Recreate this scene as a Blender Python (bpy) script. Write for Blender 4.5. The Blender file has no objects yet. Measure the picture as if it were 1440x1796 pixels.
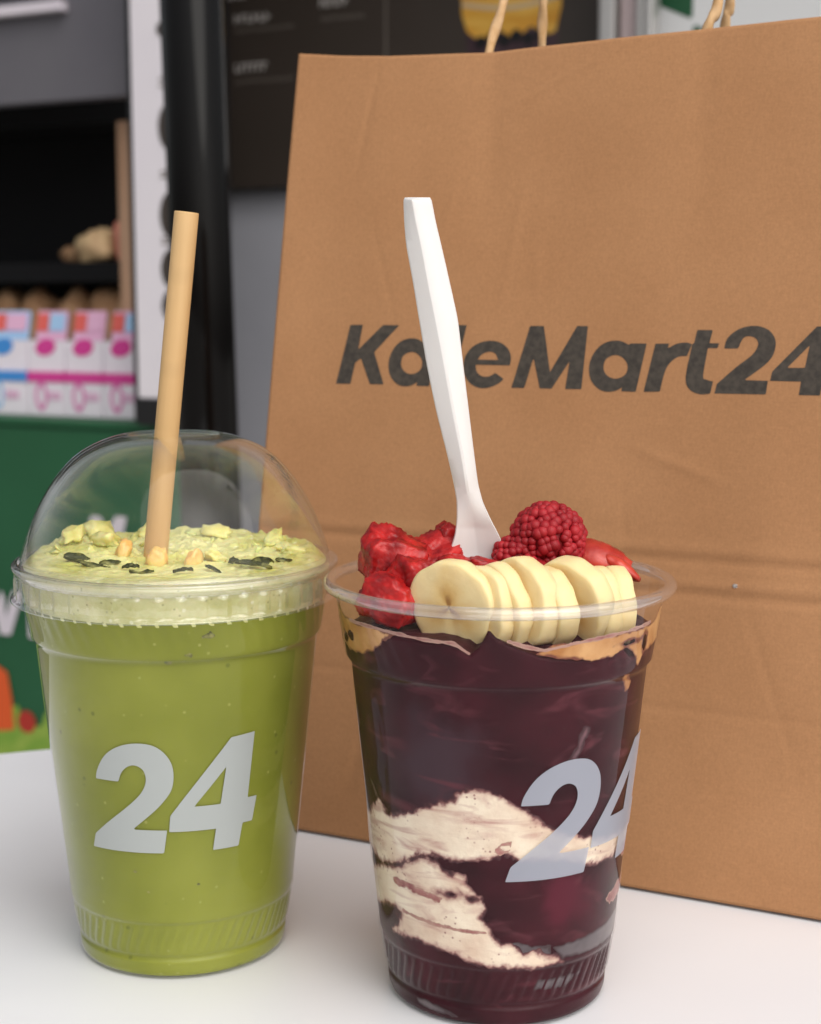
import bpy, math, random
import numpy as np
from mathutils import Vector, noise
random.seed(7); rng = np.random.default_rng(7)
R = math.radians
scene = bpy.context.scene
col = scene.collection

# ------------------------------------------------------------------ camera, sky, sun, exposure
CAM_H, PITCH, FPX = 0.1942, 7.7, 2720.0
cd = bpy.data.cameras.new('camera'); cam = bpy.data.objects.new('camera', cd); col.objects.link(cam)
cam.location = (0, 0, CAM_H); cam.rotation_euler = (R(90 - PITCH), 0, 0)
cd.sensor_fit = 'HORIZONTAL'; cd.sensor_width = 36; cd.lens = FPX / 1440 * 36
cd.clip_start = 0.01; cd.clip_end = 500
cd.dof.use_dof = True; cd.dof.focus_distance = 0.425; cd.dof.aperture_fstop = 22
scene.camera = cam

SUN_EL, SUN_AZ = 46, 150           # azimuth: compass bearing of the sun, clockwise from +Y
w = bpy.data.worlds.new('World'); scene.world = w; w.use_nodes = True
nt = w.node_tree; bg = nt.nodes['Background']
sky = nt.nodes.new('ShaderNodeTexSky'); sky.sky_type = 'NISHITA'; sky.sun_disc = False
sky.sun_elevation = R(SUN_EL); sky.sun_rotation = R(SUN_AZ)
sky.air_density = 1.0; sky.dust_density = 4.0; sky.ozone_density = 1.0
hs = nt.nodes.new('ShaderNodeHueSaturation'); hs.inputs['Saturation'].default_value = 0.22
nt.links.new(sky.outputs[0], hs.inputs['Color']); nt.links.new(hs.outputs[0], bg.inputs['Color'])
bg.inputs['Strength'].default_value = 0.074
sd = bpy.data.lights.new('sun', 'SUN'); sun = bpy.data.objects.new('sun', sd); col.objects.link(sun)
sd.energy = 1.5; sd.angle = R(80); sd.color = (1.0, 0.95, 0.89)
sdir = Vector((math.sin(R(SUN_AZ)) * math.cos(R(SUN_EL)), math.cos(R(SUN_AZ)) * math.cos(R(SUN_EL)), math.sin(R(SUN_EL))))
sun.rotation_euler = (-sdir).to_track_quat('-Z', 'Y').to_euler()
scene.view_settings.view_transform = 'Standard'; scene.view_settings.look = 'None'
scene.view_settings.gamma = 1; scene.view_settings.use_curve_mapping = False
scene.view_settings.exposure = 0.60
scene.cycles.use_denoising = True
scene.cycles.max_bounces = 12; scene.cycles.transparent_max_bounces = 40
scene.cycles.caustics_reflective = False; scene.cycles.caustics_refractive = False
scene.cycles.sample_clamp_indirect = 6

# ------------------------------------------------------------------ helpers
def tag(o, label=None, cat=None, group=None, kind=None):
    for k, v in (('label', label), ('category', cat), ('group', group), ('kind', kind)):
        if v: o[k] = v
    return o

def empty(name, loc=(0, 0, 0), rz=0, **kw):
    o = bpy.data.objects.new(name, None); col.objects.link(o)
    o.location = loc; o.rotation_euler = (0, 0, rz); o.empty_display_size = 0.01
    return tag(o, **kw)

def obj(name, verts, faces, mat, parent=None, smooth=True, loc=(0, 0, 0), rot=(0, 0, 0), unit=0.001, **kw):
    me = bpy.data.meshes.new(name)
    va = np.asarray(verts, float) * unit
    me.from_pydata(va.tolist(), [], [list(map(int, f)) for f in faces])
    if smooth: me.polygons.foreach_set('use_smooth', [True] * len(me.polygons))
    me.materials.append(mat); me.update()
    o = bpy.data.objects.new(name, me); col.objects.link(o)
    o.location = loc; o.rotation_euler = rot
    if parent: o.parent = parent
    return tag(o, **kw)

def grid_faces(nu, nv, closed=False, off=0):
    f = []
    for j in range(nv - 1):
        for i in range(nu if closed else nu - 1):
            i2 = (i + 1) % nu
            f.append((off + j*nu + i, off + j*nu + i2, off + (j+1)*nu + i2, off + (j+1)*nu + i))
    return f

def lathe(profile, seg=128, rad=None):
    """profile: list of (z, r); rad(theta, z, r) may modulate. theta=0 faces -Y, positive to +X"""
    v = []
    for z, r in profile:
        for i in range(seg):
            t = 2*math.pi*i/seg
            rr = rad(t, z, r) if rad else r
            v.append((rr*math.sin(t), -rr*math.cos(t), z))
    return v, grid_faces(seg, len(profile), True)

def box(x0, x1, y0, y1, z0, z1, bev=0.0):
    """box with chamfered edges, as (verts, faces)"""
    if bev <= 0:
        v = [(x, y, z) for z in (z0, z1) for y in (y0, y1) for x in (x0, x1)]
        return v, [(0, 2, 3, 1), (4, 5, 7, 6), (0, 1, 5, 4), (2, 6, 7, 3), (0, 4, 6, 2), (1, 3, 7, 5)]
    import bmesh
    bm = bmesh.new(); bmesh.ops.create_cube(bm, size=1)
    for q in bm.verts:
        q.co = Vector(((x0+x1)/2 + q.co.x*(x1-x0), (y0+y1)/2 + q.co.y*(y1-y0), (z0+z1)/2 + q.co.z*(z1-z0)))
    bmesh.ops.bevel(bm, geom=list(bm.edges), offset=bev, segments=2, affect='EDGES', profile=0.6)
    bm.verts.ensure_lookup_table(); bm.verts.index_update()
    v = [tuple(q.co) for q in bm.verts]; f = [[q.index for q in p.verts] for p in bm.faces]; bm.free()
    return v, f

def merge(*parts):
    V, F = [], []
    for v, f in parts:
        n = len(V); V += list(v); F += [tuple(i + n for i in q) for q in f]
    return V, F

def tube(path, rad, seg=10, cap=True, twist=None):
    P = [Vector(p) for p in path]; n = len(P); v = []
    up = Vector((0.13, 1, 0.07))
    for i, p in enumerate(P):
        d = (P[min(i+1, n-1)] - P[max(i-1, 0)]).normalized()
        a = d.cross(up).normalized(); b = d.cross(a)
        r = rad[i] if hasattr(rad, '__len__') else rad
        for k in range(seg):
            t = 2*math.pi*k/seg
            rr = r if twist is None else r*(1 + 0.16*math.cos(2*t + twist*i))
            v.append(tuple(p + a*(rr*math.cos(t)) + b*(rr*math.sin(t))))
    f = grid_faces(seg, n, True)
    if cap: f += [tuple(range(seg))[::-1], tuple((n-1)*seg + k for k in range(seg))]
    return v, f

# 2D fields -------------------------------------------------------
def sdf_poly(X, Y, pts):
    """signed distance, positive inside"""
    p = np.array(pts, float); q = np.roll(p, -1, 0)
    x = X.ravel()[:, None]; y = Y.ravel()[:, None]
    e = q - p; wx = x - p[:, 0]; wy = y - p[:, 1]
    t = np.clip((wx*e[:, 0] + wy*e[:, 1])/np.maximum((e**2).sum(1), 1e-12), 0, 1)
    d = np.sqrt(((wx - e[:, 0]*t)**2 + (wy - e[:, 1]*t)**2).min(1))
    c = ((p[:, 1] > y) != (q[:, 1] > y)) & (x < (q[:, 0]-p[:, 0])*(y-p[:, 1])/np.where(q[:, 1] == p[:, 1], 1e-9, q[:, 1]-p[:, 1]) + p[:, 0])
    ins = c.sum(1) % 2 == 1
    return np.where(ins, d, -d).reshape(X.shape)

def sdf_line(X, Y, pts, hw):
    p = np.array(pts, float); best = None
    for a, b in zip(p[:-1], p[1:]):
        e = b - a; t = np.clip(((X-a[0])*e[0] + (Y-a[1])*e[1])/max((e**2).sum(), 1e-9), 0, 1)
        d = np.hypot(X-a[0]-e[0]*t, Y-a[1]-e[1]*t); best = d if best is None else np.minimum(best, d)
    return hw - best

def smooth_poly(pts, corners=(), n=4):
    """Catmull-Rom through the points; indices in corners stay sharp"""
    P = [np.array(p, float) for p in pts]; m = len(P); out = []
    for i in range(m):
        p1, p2 = P[i], P[(i+1) % m]
        p0 = P[i-1] if i not in corners else p1*2 - p2
        p3 = P[(i+2) % m] if (i+1) % m not in corners else p2*2 - p1
        if i in corners and (i+1) % m in corners: out.append(p1); continue
        for k in range(n):
            t = k/n
            out.append(0.5*((2*p1) + (p2-p0)*t + (2*p0-5*p1+4*p2-p3)*t*t + (3*p1-p0-3*p2+p3)*t**3))
    return [tuple(o) for o in out]

def vnoise(X, Y, seed=0):
    xi = np.floor(X).astype(int); yi = np.floor(Y).astype(int); fx = X-xi; fy = Y-yi
    h = lambda a, b: (np.sin(a*127.1 + b*311.7 + seed*74.7)*43758.5453) % 1.0
    fx = fx*fx*(3-2*fx); fy = fy*fy*(3-2*fy)
    return (h(xi, yi)*(1-fx) + h(xi+1, yi)*fx)*(1-fy) + (h(xi, yi+1)*(1-fx) + h(xi+1, yi+1)*fx)*fy - 0.5
def fbm(X, Y, seed=0, o=3):
    return sum(vnoise(X*2**k, Y*2**k, seed+k)/2**k for k in range(o))

def clip_patch(x0, x1, y0, y1, step, field, mapping):
    """triangulated patch of the region field > 0, cut cleanly along its outline"""
    nx = max(2, int(math.ceil((x1-x0)/step))+1); ny = max(2, int(math.ceil((y1-y0)/step))+1)
    gx = np.linspace(x0, x1, nx); gy = np.linspace(y0, y1, ny)
    X, Y = np.meshgrid(gx, gy); F = field(X, Y)
    V, idx, faces = [], {}, []
    def vert(key, x, y):
        if key not in idx: idx[key] = len(V); V.append((x, y))
        return idx[key]
    pos = F > 0
    anyp = pos[:-1, :-1] | pos[1:, :-1] | pos[:-1, 1:] | pos[1:, 1:]
    for j, i in zip(*np.nonzero(anyp)):
        c4 = ((j, i), (j, i+1), (j+1, i+1), (j+1, i))
        if all(pos[c] for c in c4):
            faces.append(tuple(vert(c, gx[c[1]], gy[c[0]]) for c in c4)); continue
        for tri in ((c4[0], c4[1], c4[2]), (c4[0], c4[2], c4[3])):
            poly = []
            for a, b in ((0, 1), (1, 2), (2, 0)):
                A, B = tri[a], tri[b]
                if pos[A]: poly.append(vert(A, gx[A[1]], gy[A[0]]))
                if pos[A] != pos[B]:
                    K = (A, B) if A < B else (B, A); t = F[K[0]]/(F[K[0]]-F[K[1]])
                    poly.append(vert(K, gx[K[0][1]]*(1-t)+gx[K[1][1]]*t, gy[K[0][0]]*(1-t)+gy[K[1][0]]*t))
            if len(set(poly)) >= 3: faces.append(tuple(poly))
    inv = {i: k for k, i in idx.items()}
    clip_patch.inner = [float(F[inv[i]]) if isinstance(inv[i][0], (int, np.integer)) else 0.0 for i in range(len(V))]
    return [mapping(x, y) for x, y in V], faces

# materials -------------------------------------------------------
def mat(name, c, rough=0.5, spec=0.5, c2=None, nscale=20, ndetail=4, lo=0.35, hi=0.65, bump=0, bscale=None, bdist=0.0005,
        coat=0, sss=0, sssr=(1, 0.4, 0.2), sss_scale=0.003, metal=0, stretch=(1, 1, 1), rvar=0):
    m = bpy.data.materials.new(name); m.use_nodes = True; n = m.node_tree.nodes; l = m.node_tree.links
    b = n['Principled BSDF']
    b.inputs['Base Color'].default_value = (*c, 1); b.inputs['Roughness'].default_value = rough
    b.inputs['Specular IOR Level'].default_value = spec; b.inputs['Coat Weight'].default_value = coat
    b.inputs['Coat Roughness'].default_value = 0.08; b.inputs['Metallic'].default_value = metal
    if sss:
        b.inputs['Subsurface Weight'].default_value = sss; b.inputs['Subsurface Radius'].default_value = sssr
        b.inputs['Subsurface Scale'].default_value = sss_scale
    if c2 or bump or rvar:
        tc = n.new('ShaderNodeTexCoord'); mp = n.new('ShaderNodeMapping'); mp.inputs['Scale'].default_value = stretch
        l.new(tc.outputs['Object'], mp.inputs['Vector'])
    if c2 or rvar:
        tx = n.new('ShaderNodeTexNoise'); tx.inputs['Scale'].default_value = nscale; tx.inputs['Detail'].default_value = ndetail
        l.new(mp.outputs[0], tx.inputs['Vector'])
    if c2:
        rp = n.new('ShaderNodeValToRGB'); rp.color_ramp.elements[0].position = lo; rp.color_ramp.elements[1].position = hi
        rp.color_ramp.elements[0].color = (*c, 1); rp.color_ramp.elements[1].color = (*c2, 1)
        l.new(tx.outputs['Fac'], rp.inputs[0]); l.new(rp.outputs[0], b.inputs['Base Color'])
    if rvar:
        mr = n.new('ShaderNodeMapRange'); mr.inputs['To Min'].default_value = rough-rvar; mr.inputs['To Max'].default_value = rough+rvar
        l.new(tx.outputs['Fac'], mr.inputs['Value']); l.new(mr.outputs[0], b.inputs['Roughness'])
    if bump:
        t2 = n.new('ShaderNodeTexNoise'); t2.inputs['Scale'].default_value = bscale or nscale*4; t2.inputs['Detail'].default_value = 5
        l.new(mp.outputs[0], t2.inputs['Vector'])
        bp = n.new('ShaderNodeBump'); bp.inputs['Strength'].default_value = bump; bp.inputs['Distance'].default_value = bdist
        l.new(t2.outputs['Fac'], bp.inputs['Height']); l.new(bp.outputs[0], b.inputs['Normal'])
    return m

def plastic(name, base=0.035, edge=0.75, haze=0.03, tint=(1, 1, 1), rough=0.03, power=4.0, bump=0):
    """clear thin-walled plastic: see-through, mirror-like towards grazing angles, a little milky"""
    m = bpy.data.materials.new(name); m.use_nodes = True; n = m.node_tree.nodes; l = m.node_tree.links; n.clear()
    out = n.new('ShaderNodeOutputMaterial'); tr = n.new('ShaderNodeBsdfTransparent'); gl = n.new('ShaderNodeBsdfGlossy')
    tr.inputs[0].default_value = (*tint, 1); gl.inputs['Roughness'].default_value = rough; gl.inputs[0].default_value = (1, 1, 1, 1)
    df = n.new('ShaderNodeBsdfDiffuse'); df.inputs[0].default_value = (0.8, 0.8, 0.82, 1)
    lw = n.new('ShaderNodeLayerWeight'); lw.inputs[0].default_value = 0.5
    pw = n.new('ShaderNodeMath'); pw.operation = 'POWER'; pw.inputs[1].default_value = power
    ma = n.new('ShaderNodeMath'); ma.operation = 'MULTIPLY_ADD'; ma.inputs[1].default_value = edge; ma.inputs[2].default_value = base
    mx = n.new('ShaderNodeMixShader'); mh = n.new('ShaderNodeMixShader'); mh.inputs[0].default_value = haze
    l.new(lw.outputs['Facing'], pw.inputs[0]); l.new(pw.outputs[0], ma.inputs[0]); l.new(ma.outputs[0], mx.inputs[0])
    l.new(tr.outputs[0], mh.inputs[1]); l.new(df.outputs[0], mh.inputs[2])
    l.new(mh.outputs[0], mx.inputs[1]); l.new(gl.outputs[0], mx.inputs[2]); l.new(mx.outputs[0], out.inputs['Surface'])
    if bump:
        tc = n.new('ShaderNodeTexCoord'); t = n.new('ShaderNodeTexNoise'); t.inputs['Scale'].default_value = 60; t.inputs['Detail'].default_value = 1
        bp = n.new('ShaderNodeBump'); bp.inputs['Strength'].default_value = bump; bp.inputs['Distance'].default_value = 0.001
        l.new(tc.outputs['Object'], t.inputs['Vector']); l.new(t.outputs['Fac'], bp.inputs['Height']); l.new(bp.outputs[0], gl.inputs['Normal'])
    return m

def ink(name, c, cover):
    m = bpy.data.materials.new(name); m.use_nodes = True; n = m.node_tree.nodes; l = m.node_tree.links
    b = n['Principled BSDF']; b.inputs['Base Color'].default_value = (*c, 1); b.inputs['Roughness'].default_value = 0.35
    tr = n.new('ShaderNodeBsdfTransparent'); mx = n.new('ShaderNodeMixShader'); mx.inputs[0].default_value = cover
    l.new(tr.outputs[0], mx.inputs[1]); l.new(b.outputs[0], mx.inputs[2]); l.new(mx.outputs[0], n['Material Output'].inputs['Surface'])
    return m

M = {}
M['table'] = mat('white_table', (0.80, 0.805, 0.84), 0.30, 0.45, c2=(0.85, 0.855, 0.88), nscale=6, ndetail=3, bump=0.25, bscale=14, bdist=0.002, rvar=0.08)
M['ground'] = mat('paving_grey', (0.22, 0.21, 0.20), 0.9, c2=(0.30, 0.29, 0.27), nscale=3)
M['metal'] = mat('table_leg_metal', (0.5, 0.5, 0.5), 0.35, metal=1)
# kraft paper: mottled, with fine fibres in both directions
def kraft():
    m = mat('kraft_paper', (0.395, 0.195, 0.088), 0.82, 0.25, c2=(0.45, 0.230, 0.108), nscale=18, ndetail=6, lo=0.3, hi=0.7)
    n = m.node_tree.nodes; l = m.node_tree.links; b = n['Principled BSDF']; rp = [x for x in n if x.type == 'VALTORGB'][0]
    tc = n.new('ShaderNodeTexCoord'); src = rp.outputs[0]; h = None
    for sc, amt in (((1300, 1300, 500), 0.05), ((350, 350, 1500), 0.035), ((1500, 1500, 1500), 0.07)):
        mp = n.new('ShaderNodeMapping'); mp.inputs['Scale'].default_value = sc
        t = n.new('ShaderNodeTexNoise'); t.inputs['Scale'].default_value = 1; t.inputs['Detail'].default_value = 2
        l.new(tc.outputs['Object'], mp.inputs[0]); l.new(mp.outputs[0], t.inputs['Vector'])
        r = n.new('ShaderNodeMapRange'); r.inputs['From Min'].default_value = 0.3; r.inputs['From Max'].default_value = 0.7
        r.inputs['To Min'].default_value = 1-amt; r.inputs['To Max'].default_value = 1+amt*0.6
        l.new(t.outputs['Fac'], r.inputs['Value'])
        mx = n.new('ShaderNodeMix'); mx.data_type = 'RGBA'; mx.blend_type = 'MULTIPLY'; mx.inputs['Factor'].default_value = 1
        l.new(src, mx.inputs[6]); l.new(r.outputs[0], mx.inputs[7]); src = mx.outputs[2]; h = t if h is None else h
    l.new(src, b.inputs['Base Color'])
    bp = n.new('ShaderNodeBump'); bp.inputs['Strength'].default_value = 0.08; bp.inputs['Distance'].default_value = 0.0003
    l.new(h.outputs['Fac'], bp.inputs['Height']); l.new(bp.outputs[0], b.inputs['Normal'])
    return m
M['kraft'] = kraft()
M['kraft_ink'] = mat('dark_grey_ink', (0.045, 0.038, 0.032), 0.7, 0.3, c2=(0.075, 0.062, 0.05), nscale=500, bump=0.2, bscale=900, bdist=0.0002)
M['cord'] = mat('twisted_paper_cord', (0.60, 0.36, 0.17), 0.8, 0.2, c2=(0.70, 0.46, 0.25), nscale=300)
M['clear'] = plastic('clear_cup_plastic', 0.007, 0.6, 0.002)
M['clear_wet'] = plastic('clear_cup_plastic_bright', 0.012, 0.8, 0.002, power=3.2)
M['dome'] = plastic('clear_dome_plastic', 0.010, 0.85, 0.001, rough=0.012, power=3.0, bump=0.3)
M['rim'] = plastic('clear_rim_plastic', 0.08, 0.8, 0.07, tint=(0.97, 0.97, 0.98), rough=0.06, power=2.5)
M['print'] = ink('grey_white_print', (0.385, 0.41, 0.40), 0.93)
M['print2'] = ink('grey_white_print_thin', (0.42, 0.44, 0.51), 0.66)
M['matcha'] = mat('matcha_liquid', (0.180, 0.200, 0.020), 0.5, 0.15, c2=(0.290, 0.308, 0.052), nscale=24, ndetail=6, lo=0.30, hi=0.74, sss=0.3, sssr=(1, 0.9, 0.25), sss_scale=0.004)
M['foam'] = mat('matcha_foam', (0.54, 0.53, 0.14), 0.32, 0.4, c2=(0.76, 0.73, 0.34), nscale=95, ndetail=7, bump=0.7, bscale=380, bdist=0.0007, sss=0.3, sss_scale=0.003)
M['ice'] = mat('pale_chunk', (0.62, 0.58, 0.16), 0.4, 0.4, c2=(0.78, 0.74, 0.33), nscale=120, bump=0.4, bscale=200, bdist=0.0006, sss=0.5, sss_scale=0.004)
M['peach'] = mat('orange_chunk', (0.75, 0.42, 0.12), 0.35, 0.5, c2=(0.80, 0.58, 0.22), nscale=150, bump=0.3, sss=0.5, sss_scale=0.004)
M['leaf'] = mat('dark_wet_leaf', (0.050, 0.054, 0.016), 0.45, 0.2, c2=(0.28, 0.27, 0.09), nscale=330, lo=0.45, hi=0.65, bump=0.5)
M['straw'] = mat('paper_straw', (0.55, 0.335, 0.145), 0.55, 0.3, c2=(0.66, 0.44, 0.215), nscale=90, ndetail=5, stretch=(1, 1, 0.08), bump=0.25, bscale=300)
def seam(m):
    n = m.node_tree.nodes; l = m.node_tree.links; b = n['Principled BSDF']; src = b.inputs['Base Color'].links[0].from_socket
    tc = n.new('ShaderNodeTexCoord'); mp = n.new('ShaderNodeMapping'); mp.inputs['Rotation'].default_value = (0, R(35), 0); l.new(tc.outputs['Object'], mp.inputs[0])
    w_ = n.new('ShaderNodeTexWave'); w_.bands_direction = 'Z'; w_.inputs['Scale'].default_value = 14; w_.inputs['Distortion'].default_value = 1.5; l.new(mp.outputs[0], w_.inputs['Vector'])
    r = n.new('ShaderNodeMapRange'); r.inputs['From Min'].default_value = 0.0; r.inputs['From Max'].default_value = 0.12; r.inputs['To Min'].default_value = 0.95; l.new(w_.outputs['Fac'], r.inputs['Value'])
    mx = n.new('ShaderNodeMix'); mx.data_type = 'RGBA'; mx.blend_type = 'MULTIPLY'; mx.inputs['Factor'].default_value = 1
    l.new(src, mx.inputs[6]); l.new(r.outputs[0], mx.inputs[7]); l.new(mx.outputs[2], b.inputs['Base Color'])
seam(M['straw'])
M['straw_in'] = mat('straw_inside', (0.72, 0.50, 0.25), 0.7)
M['spoon'] = mat('white_spoon_plastic', (0.76, 0.735, 0.715), 0.32, 0.5, sss=0.15, sssr=(1, 0.8, 0.7), sss_scale=0.003)
M['acai'] = mat('acai', (0.024, 0.0040, 0.0066), 0.5, 0.10, c2=(0.060, 0.0090, 0.0150), nscale=70, ndetail=5, lo=0.35, hi=0.8, bump=0.08, bscale=90, bdist=0.0006)
M['mauve'] = mat('mauve_smear', (0.10, 0.045, 0.055), 0.45, 0.4, c2=(0.16, 0.075, 0.085), nscale=200)
M['pinkish'] = mat('pink_streak', (0.22, 0.060, 0.062), 0.5, 0.3, c2=(0.42, 0.20, 0.17), nscale=260, ndetail=4)
M['pocket'] = mat('grey_gap', (0.060, 0.045, 0.050), 0.28, 0.5, c2=(0.12, 0.095, 0.10), nscale=120)
def cream():
    m = mat('cream_layer', (0.64, 0.48, 0.36), 0.6, 0.3, c2=(0.80, 0.69, 0.54), nscale=100, ndetail=6, bump=0.5, bscale=420, bdist=0.0006)
    n = m.node_tree.nodes; l = m.node_tree.links; b = n['Principled BSDF']; src = [x for x in n if x.type == 'VALTORGB'][0].outputs[0]
    tc = n.new('ShaderNodeTexCoord')
    # pink-brown drifts of acai drawn through the cream, then small dark pits
    mp = n.new('ShaderNodeMapping'); mp.inputs['Scale'].default_value = (70, 70, 260)
    t = n.new('ShaderNodeTexNoise'); t.inputs['Scale'].default_value = 1; t.inputs['Detail'].default_value = 5; t.inputs['Distortion'].default_value = 0.8
    l.new(tc.outputs['Object'], mp.inputs[0]); l.new(mp.outputs[0], t.inputs['Vector'])
    r1 = n.new('ShaderNodeMapRange'); r1.inputs['From Min'].default_value = 0.50; r1.inputs['From Max'].default_value = 0.72; r1.inputs['To Max'].default_value = 0.75
    l.new(t.outputs['Fac'], r1.inputs['Value'])
    m1 = n.new('ShaderNodeMix'); m1.data_type = 'RGBA'; m1.inputs[7].default_value = (0.40, 0.19, 0.17, 1)
    l.new(r1.outputs[0], m1.inputs['Factor']); l.new(src, m1.inputs[6])
    vo = n.new('ShaderNodeTexVoronoi'); vo.inputs['Scale'].default_value = 620; l.new(tc.outputs['Object'], vo.inputs['Vector'])
    t2 = n.new('ShaderNodeTexNoise'); t2.inputs['Scale'].default_value = 90; l.new(tc.outputs['Object'], t2.inputs['Vector'])
    r2 = n.new('ShaderNodeMapRange'); r2.inputs['From Min'].default_value = 0.26; r2.inputs['From Max'].default_value = 0.12; r2.inputs['To Max'].default_value = 1.0
    l.new(vo.outputs['Distance'], r2.inputs['Value'])
    r3 = n.new('ShaderNodeMapRange'); r3.inputs['From Min'].default_value = 0.52; r3.inputs['From Max'].default_value = 0.60
    l.new(t2.outputs['Fac'], r3.inputs['Value'])
    mu = n.new('ShaderNodeMath'); mu.operation = 'MULTIPLY'; l.new(r2.outputs[0], mu.inputs[0]); l.new(r3.outputs[0], mu.inputs[1])
    m2 = n.new('ShaderNodeMix'); m2.data_type = 'RGBA'; m2.inputs[7].default_value = (0.36, 0.20, 0.17, 1)
    l.new(mu.outputs[0], m2.inputs['Factor']); l.new(m1.outputs[2], m2.inputs[6]); l.new(m2.outputs[2], b.inputs['Base Color'])
    return m
M['cream'] = cream()
def thin_edge(m, c_, width, nsc=240, amt=1.4, mid=None):
    # the layer thins out and mixes with the acai towards its outline
    n = m.node_tree.nodes; l = m.node_tree.links; b = n['Principled BSDF']; src = b.inputs['Base Color'].links[0].from_socket
    tc = n.new('ShaderNodeTexCoord'); t = n.new('ShaderNodeTexNoise'); t.inputs['Scale'].default_value = nsc; t.inputs['Detail'].default_value = 5
    l.new(tc.outputs['Object'], t.inputs['Vector'])
    a = n.new('ShaderNodeAttribute'); a.attribute_name = 'inner'
    k = n.new('ShaderNodeMath'); k.operation = 'MULTIPLY_ADD'; k.inputs[1].default_value = -2*amt; k.inputs[2].default_value = amt; l.new(t.outputs['Fac'], k.inputs[0])
    ad = n.new('ShaderNodeMath'); l.new(a.outputs['Fac'], ad.inputs[0]); l.new(k.outputs[0], ad.inputs[1])
    r = n.new('ShaderNodeMapRange'); r.inputs['From Min'].default_value = -0.1; r.inputs['From Max'].default_value = width; r.interpolation_type = 'SMOOTHSTEP'
    l.new(ad.outputs[0], r.inputs['Value'])
    e_ = n.new('ShaderNodeMix'); e_.data_type = 'RGBA'; e_.inputs[6].default_value = (*c_, 1); e_.inputs[7].default_value = (*(mid or c_), 1)
    q1 = n.new('ShaderNodeMapRange'); q1.inputs['From Max'].default_value = 0.5; l.new(r.outputs[0], q1.inputs['Value']); l.new(q1.outputs[0], e_.inputs['Factor'])
    q2 = n.new('ShaderNodeMapRange'); q2.inputs['From Min'].default_value = 0.25; l.new(r.outputs[0], q2.inputs['Value'])
    mx = n.new('ShaderNodeMix'); mx.data_type = 'RGBA'
    l.new(q2.outputs[0], mx.inputs['Factor']); l.new(e_.outputs[2], mx.inputs[6]); l.new(src, mx.inputs[7]); l.new(mx.outputs[2], b.inputs['Base Color'])
thin_edge(M['cream'], (0.045, 0.010, 0.014), 2.3, 300, 1.3, (0.30, 0.13, 0.12))
def frost_acai(m):
    # paler frozen areas with a shape of their own, drawn through the acai
    n = m.node_tree.nodes; l = m.node_tree.links; b = n['Principled BSDF']; src = [x for x in n if x.type == 'VALTORGB'][0].outputs[0]
    tc = n.new('ShaderNodeTexCoord'); t = n.new('ShaderNodeTexNoise'); t.inputs['Scale'].default_value = 45; t.inputs['Detail'].default_value = 5
    l.new(tc.outputs['Object'], t.inputs['Vector'])
    for (th, z, rad, c_) in ((-28, 71, 0.023, (0.050, 0.026, 0.034)), (-62, 14, 0.013, (0.055, 0.03, 0.035)), (24, 36, 0.016, (0.085, 0.011, 0.022))):
        r = float(np.interp(z, [0, 60, 116], [31, 38, 46]))/1000
        d = n.new('ShaderNodeVectorMath'); d.operation = 'DISTANCE'; d.inputs[1].default_value = (r*math.sin(R(th)), -r*math.cos(R(th)), z/1000)
        l.new(tc.outputs['Object'], d.inputs[0])
        a = n.new('ShaderNodeMath'); a.operation = 'MULTIPLY_ADD'; a.inputs[1].default_value = 0.05; l.new(t.outputs['Fac'], a.inputs[0]); l.new(d.outputs['Value'], a.inputs[2])
        r_ = n.new('ShaderNodeMapRange'); r_.inputs['From Min'].default_value = rad+0.022; r_.inputs['From Max'].default_value = 0.024; r_.interpolation_type = 'SMOOTHSTEP'
        l.new(a.outputs[0], r_.inputs['Value'])
        mx = n.new('ShaderNodeMix'); mx.data_type = 'RGBA'; mx.inputs[7].default_value = (*c_, 1)
        l.new(r_.outputs[0], mx.inputs['Factor']); l.new(src, mx.inputs[6]); src = mx.outputs[2]
    # thin maroon drifts
    mp = n.new('ShaderNodeMapping'); mp.inputs['Scale'].default_value = (55, 55, 150); mp.inputs['Rotation'].default_value = (0.3, 0.2, 0)
    t3 = n.new('ShaderNodeTexNoise'); t3.inputs['Scale'].default_value = 1; t3.inputs['Detail'].default_value = 6; t3.inputs['Distortion'].default_value = 1.2
    l.new(tc.outputs['Object'], mp.inputs[0]); l.new(mp.outputs[0], t3.inputs['Vector'])
    r3 = n.new('ShaderNodeMapRange'); r3.inputs['From Min'].default_value = 0.56; r3.inputs['From Max'].default_value = 0.78; r3.inputs['To Max'].default_value = 0.7
    l.new(t3.outputs['Fac'], r3.inputs['Value'])
    mx = n.new('ShaderNodeMix'); mx.data_type = 'RGBA'; mx.inputs[7].default_value = (0.13, 0.035, 0.045, 1)
    l.new(r3.outputs[0], mx.inputs['Factor']); l.new(src, mx.inputs[6]); src = mx.outputs[2]
    l.new(src, b.inputs['Base Color'])
frost_acai(M['acai'])
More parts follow.
